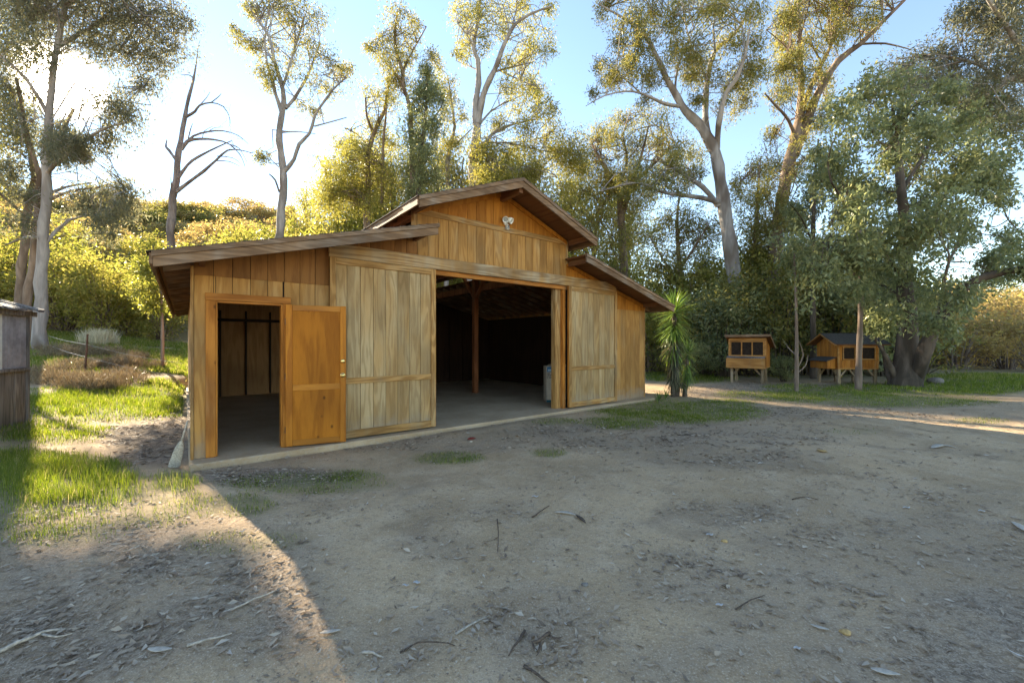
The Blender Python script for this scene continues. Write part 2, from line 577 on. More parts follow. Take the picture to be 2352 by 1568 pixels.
def ground_mat():
    m, nt, out = new_mat('earth')
    k = NT(nt)
    tc = k.n('ShaderNodeTexCoord').outputs['Object']
    def att(nm):
        a = k.n('ShaderNodeAttribute'); a.attribute_name = nm
        return a.outputs['Fac']
    big = k.noise(tc, 0.55, 3.0, 0.6, 0.5)
    mid = k.noise(tc, 3.5, 3.0, 0.65)
    fine = k.noise(tc, 26.0, 3.0, 0.75)
    grit = k.noise(tc, 95.0, 2.0, 0.7)
    dirt = k.mix(k.map(big, 0.35, 0.66), (.50, .348, .205), (.365, .248, .14))
    dirt = k.mix(k.map(mid, 0.42, 0.72, 0, 0.55), dirt, (.55, .41, .27))
    dirt = k.mix(k.map(fine, 0.50, 0.74, 0, 0.6), dirt, (.20, .15, .105))
    dirt = k.mix(k.map(grit, 0.56, 0.70, 0, 0.6), dirt, (.66, .54, .40))
    dirt = k.mix(k.map(grit, 0.42, 0.30, 0, 0.5), dirt, (.16, .12, .085))
    vo = k.n('ShaderNodeTexVoronoi'); k.l(tc, vo.inputs['Vector']); vo.inputs['Scale'].default_value = 20.0
    speck = k.map(vo.outputs['Distance'], 0.12, 0.26, 0.85, 0.0)
    dirt = k.mix(k.math('MULTIPLY', speck, k.map(mid, 0.5, 0.72)), dirt, (.085, .065, .055))
    damp = k.noise(tc, 0.9, 4.0, 0.65, 1.0)
    dirt = k.mix(k.map(damp, 0.54, 0.70, 0, 0.42), dirt, (.20, .145, .10))
    lit = k.mix(k.map(fine, 0.35, 0.7), (.13, .095, .07), (.35, .27, .19))
    lit = k.mix(k.map(grit, 0.5, 0.68, 0, 0.7), lit, (.48, .40, .32))
    col = k.mix(k.math('MULTIPLY', att('litter'), k.map(mid, 0.2, 0.6, 0.35, 1.0)), dirt, lit)
    grn = k.mix(k.map(fine, 0.3, 0.7), (.07, .085, .022), (.15, .16, .045))
    col = k.mix(k.math('MULTIPLY', att('grass'), k.map(mid, 0.25, 0.6, 0.3, 1.0)), col, grn)
    hill = k.mix(k.map(k.noise(tc, 0.12, 6.0, 0.7), 0.35, 0.65), (.22, .17, .085), (.30, .235, .13))
    hill = k.mix(k.map(k.noise(tc, 0.8, 4.0, 0.7), 0.45, 0.6), hill, (.14, .135, .05))
    col = k.mix(att('hill'), col, hill)
    hgt = k.math('ADD', k.math('MULTIPLY', fine, 0.7), mid)
    k.bsdf(out, col, 0.95, hgt, 0.7, 0.03, 0.15)
    return m


M['earth'] = ground_mat()

# ------------------------------------------------------------------ ground cover zones (ellipses seen on the ground)
# each: centre px, py, half width, half height (photo at 2352), ground height there, strength
def gpt(px, py, z=0.0):
    d = F * (EYE - z) / (py - CY)
    return (px - CX) / F * d, d


GRASS = [  # px, py, rx, ry, amount, blade height, dryness
    (250, 925, 210, 42, 1.00, .13, .0), (110, 990, 140, 30, 0.70, .08, .0), (380, 900, 80, 30, 0.90, .11, .1), (40, 985, 70, 35, 0.80, .09, 0),
    (120, 1105, 190, 60, 1.00, .15, .0), (250, 1120, 90, 45, 0.90, .13, .0), (30, 1090, 80, 70, 0.90, .13, 0),
    (400, 1110, 60, 24, 0.90, .11, .05), (90, 1200, 190, 55, 0.48, .06, .0), (330, 1170, 160, 40, 0.41, .05, .1), (450, 1160, 90, 30, 0.51, .05, .1), (560, 1160, 70, 26, 0.59, .05, .15), (520, 1245, 110, 30, 0.34, .035, .3), (640, 1240, 60, 22, 0.31, .035, .3),
    (700, 1110, 190, 24, 0.51, .04, .0), (810, 1095, 70, 16, 0.68, .04, 0), (1030, 1052, 80, 15, 0.75, .04, .1), (1260, 1040, 40, 10, 0.59, .035, .2),
    (1560, 945, 190, 28, 0.75, .06, .0), (1430, 970, 90, 16, 0.75, .05, .1), (1650, 930, 90, 14, 0.70, .06, 0), (1280, 968, 60, 8, 0.51, .04, .1),
    (1600, 868, 90, 12, 0.80, .09, 0), (1520, 862, 60, 14, 0.80, .09, 0), (1900, 908, 180, 18, 0.85, .07, .0), (2080, 922, 200, 14, 0.75, .05, .15), (2200, 888, 190, 20, 1.00, .08, .0), (2040, 893, 160, 14, 0.90, .07, 0),
    (2330, 880, 120, 16, 1.00, .09, 0), (2250, 868, 160, 9, 0.90, .14, .2), (2250, 966, 70, 8, 0.42, .04, .2), (1820, 888, 70, 7, 0.75, .06, .1), (1960, 990, 70, 8, 0.20, .03, .2), (1700, 905, 60, 8, 0.68, .06, .2),
]
LITTER = [
    (370, 1010, 130, 60, 1.0), (620, 1095, 200, 22, .9), (1000, 1020, 260, 22, .5), (1500, 1000, 420, 36, .55), (1300, 985, 120, 16, .7),
    (1750, 900, 190, 24, 1.0), (1950, 890, 120, 12, .9), (1800, 940, 300, 26, .5), (300, 1330, 480, 170, .6), (520, 1430, 240, 90, .75), (120, 1480, 300, 120, .75),
    (2050, 1350, 420, 230, .40), (2250, 1480, 260, 150, .85), (1650, 1050, 260, 30, .4), (1700, 1180, 180, 30, .35), (900, 1480, 170, 80, .3), (1250, 1450, 160, 110, .4), (1180, 1180, 60, 30, .2), (1800, 1540, 400, 90, .5), (2250, 950, 200, 30, .4), (1600, 1330, 160, 70, .35), (640, 1330, 110, 60, .55), (1000, 1260, 110, 40, .25),
]


def project(x, y, z):
    yy = np.maximum(y, 0.05)
    return CX + F * x / yy, CY - F * (z - EYE) / yy


def zone(px, py, arr):
    g = np.zeros_like(px)
    for e in arr:
        q = ((px - e[0]) / e[2]) ** 2 + ((py - e[1]) / e[3]) ** 2
        g = np.maximum(g, e[4] * np.clip(1.35 - q, 0, 1) ** 0.8)
    return g


# ------------------------------------------------------------------ the ground sheet
def build_ground():
    def axis(lo, hi, n, c0, tight):
        t = np.linspace(-1, 1, n)
        s = np.sinh(t * tight) / math.sinh(tight)
        return np.where(s < 0, c0 + s * (c0 - lo), c0 + s * (hi - c0))
    xs = axis(-320, 320, 380, 0, 5.2)
    ys = axis(-140, 420, 380, 5, 5.2)
    X, Y = np.meshgrid(xs, ys)
    Z = H(X, Y)
    n = len(xs)
    v = np.stack([X, Y, Z], -1).reshape(-1, 3)
    i = np.arange(len(ys) - 1)[:, None] * n + np.arange(n - 1)[None, :]
    f = np.stack([i, i + 1, i + n + 1, i + n], -1).reshape(-1, 4)
    px, py = project(v[:, 0], v[:, 1], v[:, 2])
    front = (v[:, 1] > 0.4)
    gr = np.where(front, zone(px, py, GRASS), 0)
    li = np.where(front, zone(px, py, LITTER), 0.3)
    u, w = to_uv(v[:, 0], v[:, 1])
    back = sstep(w, 9, 13) * (1 - sstep(u, 9, 14))
    gr = np.maximum(gr, back * 0.55 * (1 - sstep(w, 30, 45)))
    far_r = sstep(v[:, 1], 16, 20) * sstep(v[:, 0], 6, 12)
    gr = np.maximum(gr, far_r * 0.5)
    li = np.maximum(li, 0.6 * sstep(v[:, 1], 15, 19))
    hill = sstep(w, 28, 48)
    me = np_mesh('ground', v, f, True, {'grass': gr, 'litter': li, 'hill': hill})
    o = link('ground', me, M['earth'])
    tag(o, kind='structure')
    return o


build_ground()

# ------------------------------------------------------------------ the barn (local axes: x along the front, y into the barn)
barn = empty('barn', (LX, LY, 0), BARN_ROT)
tag(barn, 'weathered orange-brown wooden barn with raised centre roof and open doors', 'barn')
VF, VB = -0.65, 11.55
MID = 4.875


def zl(u):                                              # lean-to roof surface
    uu = u if u < MID else 9.75 - u
    return 2.47 + (uu + 0.36) * 0.2645


def zm(u):
    return 4.56 - abs(u - MID) * 0.38


def bbox(name, mat, parent, *b, c=0.004):
    return MB().box(*b, c=c).build(name, mat, parent)


slab = MB().box(-0.05, 9.85, -0.28, 11.05, -0.16, 0.0, c=0.015).build('concrete_slab', M['concrete'], barn)

# front wall: a dark backing sheet carrying one board per groove of the siding
fw = MB()
for b in ((0.01, .225, 0.0, 2.36), (.225, 1.0, 2.03, 2.36), (1.0, 3.30, 0.0, 2.36), (6.75, 9.74, 0.0, 2.36), (1.61, 3.30, 2.36, 2.77), (6.75, 8.4, 2.36, 2.77)):
    fw.box(b[0], b[1], 0.014, 0.03, b[2], b[3])
fw.prism([(0.01, 2.36), (1.61, 2.36), (1.61, 2.77), (3.05, 2.77), (3.05, zl(3.05) - .06), (0.01, zl(0.01) - .06)], 0.014, 0.03)
fw.prism([(9.74, 2.36), (9.74, zl(9.74) - .06), (6.70, zl(6.70) - .06), (6.70, 2.77), (8.4, 2.77), (8.4, 2.36)], 0.014, 0.03)
fw.prism([(3.05, 2.77), (6.70, 2.77), (6.70, zm(6.70) - .07), (MID, zm(MID) - .07), (3.05, zm(3.05) - .07)], 0.0145, 0.0305)
front_wall = fw.build('front_wall', M['dark'], barn)

COLW = 0.2032


def planks(parent, mat, u0, u1, zb, zt, v_front, v_back=0.013, origin=0.0, holes=None):
    k0 = math.floor((u0 - origin) / COLW + 1e-6)
    a = u0
    while a < u1 - 1e-6:
        b = min(u1, origin + (k0 + 1) * COLW)
        if b - a > 0.02:
            p, q = a + .0032, b - .0032
            tw = random.uniform(-.0012, .0012)
            vf = v_front + tw
            cut = [q for q in (MID,) if p < q < b and zt is zm_top]
            top = [(q_, zt(q_)) for q_ in ([q] + cut + [p])]
            MB().prism([(p, zb(p)), (q, zb(q))] + top, vf, v_back).build('plank', mat, parent)
        a = b
        k0 += 1


zl_top = lambda u: zl(u) - .065
zm_top = lambda u: zm(u) - .075
C = lambda z: (lambda u: z)
SL, SU = M['siding_low'], M['siding_up']
planks(front_wall, SL, 0.0, .225, C(.005), C(2.355), -.004)
planks(front_wall, SL, .225, 1.0, C(2.035), C(2.355), -.004)
planks(front_wall, SL, 1.0, 1.8, C(.005), C(2.355), -.004)
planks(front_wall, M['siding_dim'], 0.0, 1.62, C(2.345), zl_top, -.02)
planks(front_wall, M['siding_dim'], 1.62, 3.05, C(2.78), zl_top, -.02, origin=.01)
planks(front_wall, SL, 3.05, 6.70, C(2.78), C(3.72), -.026, origin=3.05)
planks(front_wall, SU, 3.05, 6.70, C(3.79), zm_top, -.020, origin=3.05)
planks(front_wall, SU, 6.70, 8.40, C(2.78), zl_top, -.018, origin=6.70)
planks(front_wall, SU, 8.40, 9.75, C(2.345), zl_top, -.018, origin=6.70)
planks(front_wall, SL, 8.2, 9.75, C(.005), C(2.355), -.004, origin=6.70)
# trim
MB().prism([(3.03, 3.70), (6.72, 3.70), (6.72, 3.80), (3.03, 3.80)], -.045, -.0215).build('belt_board', M['trim'], barn)
for s in (-1, 1):                                       # frieze under the gable and lean-to roofs
    a, b = MID, MID + s * 1.83
    MB().prism([(a, zm(a) - .16), (b, zm(b) - .16), (b, zm(b) - .07), (a, zm(a) - .07)][::s], -.05, -.022).build('frieze_board', M['siding_up'], barn)
MB().prism([(6.74, zl(6.74) - .15), (9.76, zl(9.76) - .15), (9.76, zl(9.76) - .062), (6.74, zl(6.74) - .062)], -.045, -.0195).build('frieze_board', M['siding_up'], barn)
bbox('corner_post', M['trim_v'], barn, 2.985, 3.048, -.03, .09, 3.27, 3.78)
bbox('corner_post', M['trim_v'], barn, 6.702, 6.76, -.03, .09, 3.27, 3.78)
bbox('corner_board', M['trim_v'], barn, -.035, -.002, -.02, .10, 0.0, 2.46)
bbox('corner_board', M['trim_v'], barn, 9.752, 9.785, -.02, .10, 0.0, 2.44)

# header over the sliding doors and the track under it
bbox('header', M['header'], barn, 1.6, 8.45, -.085, -.03, 2.775, 2.985, c=.006)
bbox('track_board', M['jamb_x'], barn, 3.30, 6.75, -.028, .05, 2.69, 2.772)

# door frame
bbox('door_jamb', M['jamb'], barn, .12, .225, -.034, -.0065, .003, 2.03)
bbox('door_jamb', M['jamb'], barn, 1.0, 1.09, -.034, -.0065, .003, 2.03)
bbox('door_head', M['jamb_x'], barn, .115, 1.10, -.036, -.0065, 2.032, 2.125)
bbox('jamb_liner', M['jamb'], barn, .2255, .245, -.02, .12, .003, 2.028)
bbox('jamb_liner', M['jamb'], barn, .98, .9995, -.02, .12, .003, 2.028)
bbox('head_liner', M['jamb_x'], barn, .246, .979, -.02, .12, 2.005, 2.029)
# side door, swung wide open against the sliding door
dr = empty('door', (1.03, -.05, 0), math.radians(-15), barn)
DW, DH = .79, 2.02
MB().box(.075, DW - .07, -.012, .012, .10, DH - .05).build('panel', M['door'], dr)
MB().box(0, .085, -.024, .022, .015, DH, c=.003).build('stile', M['door_stile'], dr)
MB().box(DW - .08, DW, -.024, .022, .015, DH, c=.003).build('stile', M['door_stile'], dr)
for z0, z1 in ((.018, .10), (.80, .885), (DH - .085, DH - .003)):
    MB().box(.0865, DW - .0815, -.021, .02, z0, z1, c=.003).build('rail', M['door_rail'], dr)
for z in (1.0, 1.21):
    k = MB()
    k.lathe([(.0, -.062), (.018, -.060), (.027, -.050), (.027, -.040), (.012, -.032), (.012, -.028), (.034, -.0275), (.036, -.025), (.036, -.0245)] if z < 1.1 else
            [(.0, -.050), (.022, -.049), (.029, -.043), (.031, -.0245)], (DW - .045, 0, z), 18, 'y')
    k.build('knob' if z < 1.1 else 'deadbolt', M['brass'], dr, True)
for z in (.25, 1.0, 1.78):
    MB().tube([(-.004, -.012, z - .045), (-.004, -.012, z + .045)], [.008, .008], 8).build('hinge', M['iron'], dr)


def sliding_door(u0, u1, left):
    d = empty('sliding_door', (0, 0, 0), 0, barn)
    v0, v1 = -.118, -.090
    z0, z1 = .025, 2.765
    MB().box(u0 + .01, u1 - .01, -.088, -.080, z0, z1).build('backing', M['dark'], d)
    planks(d, M['siding_door'], u0 + .012, u1 - .012, C(z0 + .01), C(z1 - .01), -.103, -.0885, origin=u0 + .05)
    sw = .085
    MB().box(u0, u0 + sw, -.130, -.104, z0, z1, c=.003).build('stile', M['trim_v'], d)
    MB().box(u1 - sw, u1, -.130, -.104, z0, z1, c=.003).build('stile', M['trim_v'], d)
    for a, b in ((z0, z0 + .115), (.855, .945), (z1 - .10, z1 - .002)):
        MB().box(u0 + sw + .001, u1 - sw - .001, -.1275, -.104, a, b, c=.003).build('rail', M['trim'], d)
    MB().box(u0 - .004 if left else u1 + .001, u0 - .001 if left else u1 + .004, -.128, -.08, z0, z1).build('edge_strip', M['jamb'], d)
    return d


sliding_door(1.60, 3.35, False)
sliding_door(6.69, 8.42, True)
bbox('jamb_post', M['trim_v'], barn, 6.44, 6.60, .055, .195, .002, 2.76)
bbox('jamb_post', M['jamb'], barn, 6.602, 6.685, -.02, .12, .002, 2.685)
bbox('jamb_post', M['jamb'], barn, 3.20, 3.32, .055, .195, .002, 2.76)

# side and rear walls with panel joints
for k in range(9):
    a, b = k * 1.2222, (k + 1) * 1.2222
    bbox('wall_panel', M['siding_low'], barn, 0.0, .018, max(a + .003, .102), b - .003, .005, zl(0) - .07, c=.002)
    bbox('wall_panel', M['siding_low'], barn, 9.732, 9.75, max(a + .003, .102), b - .003, .005, zl(9.75) - .07, c=.002)
rw = MB()
rw.prism([(0.0, .0), (9.75, .0), (9.75, zl(9.75) - .08), (6.7, zl(6.7) - .07), (6.7, zm(6.7) - .08), (MID, zm(MID) - .08), (3.05, zm(3.05) - .08), (3.05, zl(3.05) - .07), (0, zl(0) - .08)], 11.0, 11.03)
rw.build('rear_wall', M['siding_low'], barn)
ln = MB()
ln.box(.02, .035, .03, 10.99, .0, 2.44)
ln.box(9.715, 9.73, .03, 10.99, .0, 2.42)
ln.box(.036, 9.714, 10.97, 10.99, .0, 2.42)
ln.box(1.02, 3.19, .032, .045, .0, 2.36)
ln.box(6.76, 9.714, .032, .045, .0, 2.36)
ln.build('added_lining', M['inside_shade'], barn)  # dark sheets added over the inner walls so the interior reads as shade
MB().prism([(3.06, .0), (9.70, .0), (9.70, 2.42), (6.7, 3.15), (3.06, 3.15)], 7.32, 7.335).build('partition', M['inside_shade'], barn)  # main-bay part of the partition, its shade painted in by near-black wood
pt = MB().prism([(0.036, .0), (3.055, .0), (3.055, 3.10), (.036, 2.42)], 7.32, 7.335).build('partition', M['inside'], barn)  # left-room part of the partition, coloured lighter to stand in for light
ll = MB().box(.036, .046, .13, 7.31, .001, 2.42).build('added_lining', M['inside'], barn)  # sheet added in the lighter wood to brighten the left room
for i in range(17):
    uu = .06 + i * .6
    if uu < 9.7:
        bbox('stud', M['inside_shade'], pt, uu, uu + .04, 7.26, 7.318, .01, 2.38 if uu < 2.6 or uu > 7 else 2.85, c=0)
bbox('stud', M['inside_shade'], pt, .05, 2.95, 7.255, 7.317, 2.08, 2.16, c=0)
# posts, plates and braces
for u in (3.05, 6.70):
    for v in (3.72, 7.2, 10.9):
        bbox('post', M['post'], barn, u - .07, u + .07, v - .07, v + .07, 0.001, 3.66)
    bbox('plate_beam', M['post'], barn, u - .06, u + .06, .03, 11.0, 3.665, zm(u) - .06)
    bbox('ledger_beam', M['post'], barn, u - .055 + (.10 if u > 4 else -.10), u + .055 + (.10 if u > 4 else -.10), .03, 11.0, 3.02, 3.20)
    for v in (3.72, 7.2):
        for s in (-1, 1):
            MB().beam((u, v + s * .03, 2.80), (u, v + s * .78, 3.66), .06, .10, (1, 0, 0)).build('brace', M['post'], barn)

# roofs -------------------------------------------------------------
def shingles(name, parent, u_low, u_high, zf, mat, v0, v1, expo=.14, tab=.33):
    mb_v, mb_f = [], []
    n = int(abs(u_high - u_low) / expo)
    du = (u_high - u_low) / n
    for i in range(n):
        a = u_low + du * i - du * .12
        b = u_low + du * (i + 1) + du * .35
        if (u_high - b) * du < 0: b = u_high
        v = v0
        while v < v1 - .01:
            w = min(v1, v + tab * random.uniform(.7, 1.3))
            lift = random.uniform(.0, .006)
            da = random.uniform(-.012, .012)
            za, zb = zf(a + da) + .016 + lift, zf(b) + .008
            k = len(mb_v)
            mb_v += [(a + da, v + .002, za - .012), (a + da, w - .002, za - .012), (a + da, v + .002, za), (a + da, w - .002, za), (b, v + .002, zb), (b, w - .002, zb)]
            mb_f += [(k, k + 1, k + 3, k + 2), (k + 2, k + 3, k + 5, k + 4)]
            mb_f += [(k, k + 2, k + 4, k + 4), (k + 1, k + 5, k + 3, k + 3)]
            v = w
    fs = [f if f[2] != f[3] else f[:3] for f in mb_f]
    o = link(name, py_mesh(name, mb_v, fs), mat, parent)
    o['kind'] = 'stuff'
    return o


def extrude_rafter(poly):
    return py_mesh('rafter', [(x, 0, z) for x, z in poly] + [(x, .042, z) for x, z in poly],
                   [tuple(range(4)), (7, 6, 5, 4)] + [((i + 1) % 4, i, 4 + i, 4 + (i + 1) % 4) for i in range(4)])


def lean_roof(left):
    m = (lambda u: u) if left else (lambda u: 9.75 - u)
    fl = (lambda p: p) if left else (lambda p: p[::-1])
    e, t = m(-.36), m(3.10)
    ur = lambda a, b, z0, z1: fl([(m(a), zl(m(a)) + z0), (m(b), zl(m(b)) + z0), (m(b), zl(m(b)) + z1), (m(a), zl(m(a)) + z1)])
    deck = MB().prism(ur(-.35, 3.045, -.03, 0), VF, VB).build('lean_to_roof', M['soffit'], barn)
    MB().prism(ur(-.34, 3.10, -.032, -.001), VF + .002, -.05).build('roof_lip', M['soffit'], deck)
    MB().prism(ur(-.36, 3.10, -.165, -.052), VF - .038, VF - .001).build('fascia', M['fascia'], deck)
    MB().prism(ur(-.375, 3.115, -.050, .012), VF - .058, VF - .0015).build('rake_trim', M['fascia'], deck)
    s = -1 if left else 1
    x0, x1 = sorted((e + s * .001, e + s * .035))
    MB().box(x0, x1, VF - .03, VB, zl(e) - .135, zl(e) - .012, c=.003).build('eave_fascia', M['fascia_y'], deck)
    shingles('shingles', deck, m(-.40), m(3.04), zl, M['shingle'], VF - .062, VB + .03)
    me = extrude_rafter(ur(-.30, 3.0, -.13, -.032))
    me.materials.append(M['fascia'])
    for i in range(26):
        o = link('rafter', me, None, deck)
        o.location = (0, .02 + i * .44, 0)
    # purlins reaching out to the rake
    for a in (.08, 1.55, 2.98):
        if a > 1 and a < 2: continue
        x = m(a)
        MB().box(x - .03, x + .03, VF + .02, -.052, zl(x) - .14, zl(x) - .034, c=.003).build('lookout', M['soffit'], deck)
    return deck


lean_roof(True)
lean_roof(False)
md = MB()
for s in (-1, 1):
    a, b = MID + (.0005 * s), MID + s * 2.09
    poly = [(a, zm(a) - .03), (b, zm(b) - .03), (b, zm(b)), (a, zm(a))]
    md.prism(poly if s > 0 else poly[::-1], VF, VB)
main_roof = md.build('main_roof', M['soffit'], barn)
for s in (-1, 1):
    fl = (lambda p: p) if s > 0 else (lambda p: p[::-1])
    ur = lambda a, b, z0, z1: fl([(MID + s * a, zm(MID + s * a) + z0), (MID + s * b, zm(MID + s * b) + z0), (MID + s * b, zm(MID + s * b) + z1), (MID + s * a, zm(MID + s * a) + z1)])
    MB().prism(ur(.0008, 2.10, -.170, -.054), VF - .038, VF - .001).build('fascia', M['fascia'], main_roof)
    MB().prism(ur(.0008, 2.115, -.052, .012), VF - .058, VF - .0015).build('rake_trim', M['fascia'], main_roof)
    e = MID + s * 2.10
    x0, x1 = sorted((e + s * .001, e + s * .034))
    MB().box(x0, x1, VF - .03, VB, zm(e) - .135, zm(e) - .012, c=.003).build('eave_fascia', M['fascia_y'], main_roof)
    shingles('shingles', main_roof, MID + s * 2.14, MID + s * .02, zm, M['shingle'], VF - .062, VB + .03)
    me = extrude_rafter(ur(.03, 2.05, -.13, -.032))
    me.materials.append(M['soffit'])
    for i in range(20):
        o = link('rafter', me, None, main_roof)
        o.location = (0, .10 + i * .58, 0)
    x = MID + s * 1.90
    MB().box(x - .035, x + .035, VF + .02, -.052, zm(x) - .155, zm(x) - .036, c=.003).build('lookout', M['soffit'], main_roof)
MB().box(MID - .045, MID + .045, VF + .02, 11.0, zm(MID) - .26, zm(MID) - .055, c=.004).build('ridge_beam', M['soffit'], main_roof)

# ------------------------------------------------------------------ trees
DENS = 1.6


def unit(v):
    return v / (np.linalg.norm(v, axis=-1, keepdims=True) + 1e-9)


def leaves_mesh(name, pos, size, width, droop=0.75, flat=0.0, fold=0.0):
    """one pointed leaf (two triangles) at each position; most of them hang"""
    n = len(pos)
    size = np.asarray(size) * np.ones(n)
    ax = rng.normal(size=(n, 3))
    ax = unit(ax)
    ax[:, 2] -= droop * rng.uniform(0.3, 1.6, n)
    ax = unit(ax)
    sd = unit(np.cross(ax, unit(rng.normal(size=(n, 3)) + np.array((0, 0, flat)))))
    L = (size * 1.12 * rng.uniform(0.65, 1.3, n))[:, None]
    W = L * width
    a = pos
    b = pos + ax * L * 0.42 + sd * W
    c = pos + ax * L
    d = pos + ax * L * 0.42 - sd * W
    v = np.stack([a, b, c, d], 1).reshape(-1, 3)
    i = np.arange(n)[:, None] * 4
    f = np.concatenate([i, i + 1, i + 2, i + 3], 1)
    r = np.repeat(np.clip(rng.beta(2.2, 2.2, n), 0, 1), 4)
    return np_mesh(name, v, f, False, {'rnd': r})


def resample(pts, step):
    pts = np.asarray(pts, float)
    out = [pts[0]]
    # Catmull-Rom through the given points
    q = np.vstack([2 * pts[0] - pts[1], pts, 2 * pts[-1] - pts[-2]])
    for i in range(len(pts) - 1):
        p0, p1, p2, p3 = q[i:i + 4]
        m = max(2, int(np.linalg.norm((p2 - p1)[:3]) / step))
        for t in np.linspace(0, 1, m + 1)[1:]:
            out.append(0.5 * (2 * p1 + (p2 - p0) * t + (2 * p0 - 5 * p1 + 4 * p2 - p3) * t * t + (3 * p1 - p0 - 3 * p2 + p3) * t ** 3))
    return np.array(out)


class TB:
    """numpy collector for branch tubes"""
    def __init__(self): self.v, self.f, self.n = [], [], 0

    def tube(self, pts, rad, n):
        v, f = tube_np(pts, rad, n)
        self.v.append(v); self.f.append(f + self.n); self.n += len(v)

    def mesh(self, name, smooth=True):
        return np_mesh(name, np.vstack(self.v), np.vstack(self.f), smooth)


def tree(name, label, d, limbs, clusters, bark_m, leaf_m, leaf=0.15, lw=0.13, twigs=12, per=70, depth=1.0, group=None, droop=0.75, dead=False, spread=1.0, tw_r=0.012, cat='tree', base_dd=0.0, sink=0.3, twig_part=True):
    """limbs: polylines of (px, py, radius px[, depth offset]); the first starts at the ground.
       clusters: (px, py, radius px[, depth offset])"""
    root_px = limbs[0][0]
    bx, by = (root_px[0] - CX) / F * d, d
    gz = h1(bx, by)
    pol = []
    for li, lb in enumerate(limbs):
        pts = []
        dd0 = rng.uniform(-1, 1) * depth * (0 if li == 0 else 1)
        for j, q in enumerate(lb):
            dd = q[3] if len(q) > 3 else dd0 * (j / max(1, len(lb) - 1)) * 1.6
            p = P(q[0], q[1], d + dd)
            pts.append((*p, q[2] * d / F))
        if li == 0:
            pts.insert(0, (bx, by, gz - sink, pts[0][3] * 1.35))
            if pts[1][2] < gz + 0.15: pts.pop(1)
            pts[0] = (*pts[0][:3], pts[0][3] / 1.35 * 1.18)
        pol.append(resample(np.array(pts), 0.6))
    root = empty(name, (bx, by, gz))
    off = np.array((bx, by, gz))
    tb = TB()
    for li, q in enumerate(pol):
        jit = wob(q[:, 2], q[:, 0], 1.7, li)[:, None] * q[:, 3:4] * 0.25
        tb.tube(q[:, :3] + jit - off, np.maximum(q[:, 3], .004) * (1 + 0.10 * np.sin(q[:, 2] * 5 + li)), 10 if li == 0 else 7)
    link('trunk', tb.mesh('trunk'), bark_m, root)
    tag(root, label, cat, group)
    if not clusters and not dead:
        return root
    sk = np.vstack([q[max(1, len(q) // 4):] for q in pol])
    tw = TB()
    lpos = []
    for cl in clusters:
        cc = P(cl[0], cl[1], d + (cl[3] if len(cl) > 3 else rng.uniform(-1, 1) * depth))
        R = cl[2] * d / F * spread
        dist = np.linalg.norm(sk[:, :3] - cc, axis=1) + 0.4 * np.maximum(sk[:, 2] - cc[2], 0)
        near = np.argsort(dist)[:max(3, min(12, len(sk) // 6))]
        if dist.min() > 1.5 * R + .3:                   # reach a far spray by a limb of its own
            st = sk[near[0], :3]
            ln = np.linalg.norm(cc - st)
            lm_ = resample(np.array([(*st, .010 * ln + .01), *[(*(st + (cc - st) * t + rng.normal(size=3) * .07 * ln + np.array((0, 0, .12 * ln * t * (1 - t) * 4))), (.010 * ln + .01) * (1 - .7 * t)) for t in (.3, .6, .85)], (*cc, .004)]), .35)
            tw.tube(lm_[:, :3] - off, lm_[:, 3], 5)
            sk = np.vstack([sk, lm_[len(lm_) // 3:]])
            near = np.arange(len(sk) - len(lm_) // 2, len(sk))
        nt_ = max(3, int(twigs * (R / 1.1) ** 1.4))
        for _ in range(nt_):
            st = sk[rng.choice(near), :3]
            en = cc + unit(rng.normal(size=3)) * R * rng.uniform(0.25, 1.0) * np.array((1, 1, .85))
            ln = np.linalg.norm(en - st)
            mid1 = st + (en - st) * .35 + rng.normal(size=3) * .09 * ln + np.array((0, 0, .10 * ln))
            mid2 = st + (en - st) * .7 + rng.normal(size=3) * .08 * ln + np.array((0, 0, .10 * ln))
            tip = en + np.array((0, 0, -.25 * droop * R * rng.uniform(.3, 1)))
            q = np.array([st, mid1, mid2, en, tip])
            r0 = tw_r * (0.6 + 0.5 * ln) * min(1.6, d / 22 + .3)
            tw.tube(q - off, r0 * np.array((1.0, .75, .5, .3, .1)), 4 if r0 > .02 else 3)
            m = int(per * DENS * rng.uniform(.6, 1.4))
            # several small sprays along the outer part of each twig
            ns = 7
            t = rng.uniform(.45, 1.05, ns)
            idx = np.clip((t * 4).astype(int), 0, 3)
            fr = t * 4 - idx
            sc = q[idx] * (1 - fr)[:, None] + q[idx + 1] * fr[:, None]
            sc = sc + rng.normal(size=(ns, 3)) * R * .26
            w = rng.integers(0, ns, m)
            lp = sc[w] + rng.normal(size=(m, 3)) * np.array((.22, .22, .27)) * max(.5, R) * 0.9
            lpos.append(lp)
    link('branches', tw.mesh('branches', False), bark_m, root)['kind'] = 'stuff'
    if not dead:
        lp = np.vstack(lpos) - off
        link('crown', leaves_mesh('crown', lp, leaf, lw, droop), leaf_m, root)['kind'] = 'stuff'
    return root


def fill(poly, r, n, dd=0.0):
    """cluster centres spread inside a polygon"""
    poly = np.array(poly, float)
    lo, hi = poly.min(0), poly.max(0)
    out = []
    tries = 0
    while len(out) < n and tries < 8000:
        tries += 1
        p = lo + rng.uniform(size=2) * (hi - lo)
        ins = False
        for i in range(len(poly)):
            a, b = poly[i], poly[i - 1]
            if (a[1] > p[1]) != (b[1] > p[1]) and p[0] < (b[0] - a[0]) * (p[1] - a[1]) / (b[1] - a[1]) + a[0]: ins = not ins
        if ins and all((p[0] - q[0]) ** 2 + (p[1] - q[1]) ** 2 > (r * .62) ** 2 for q in out):
            out.append((p[0], p[1], r * rng.uniform(.75, 1.25), rng.uniform(-1, 1) * dd))
    return out


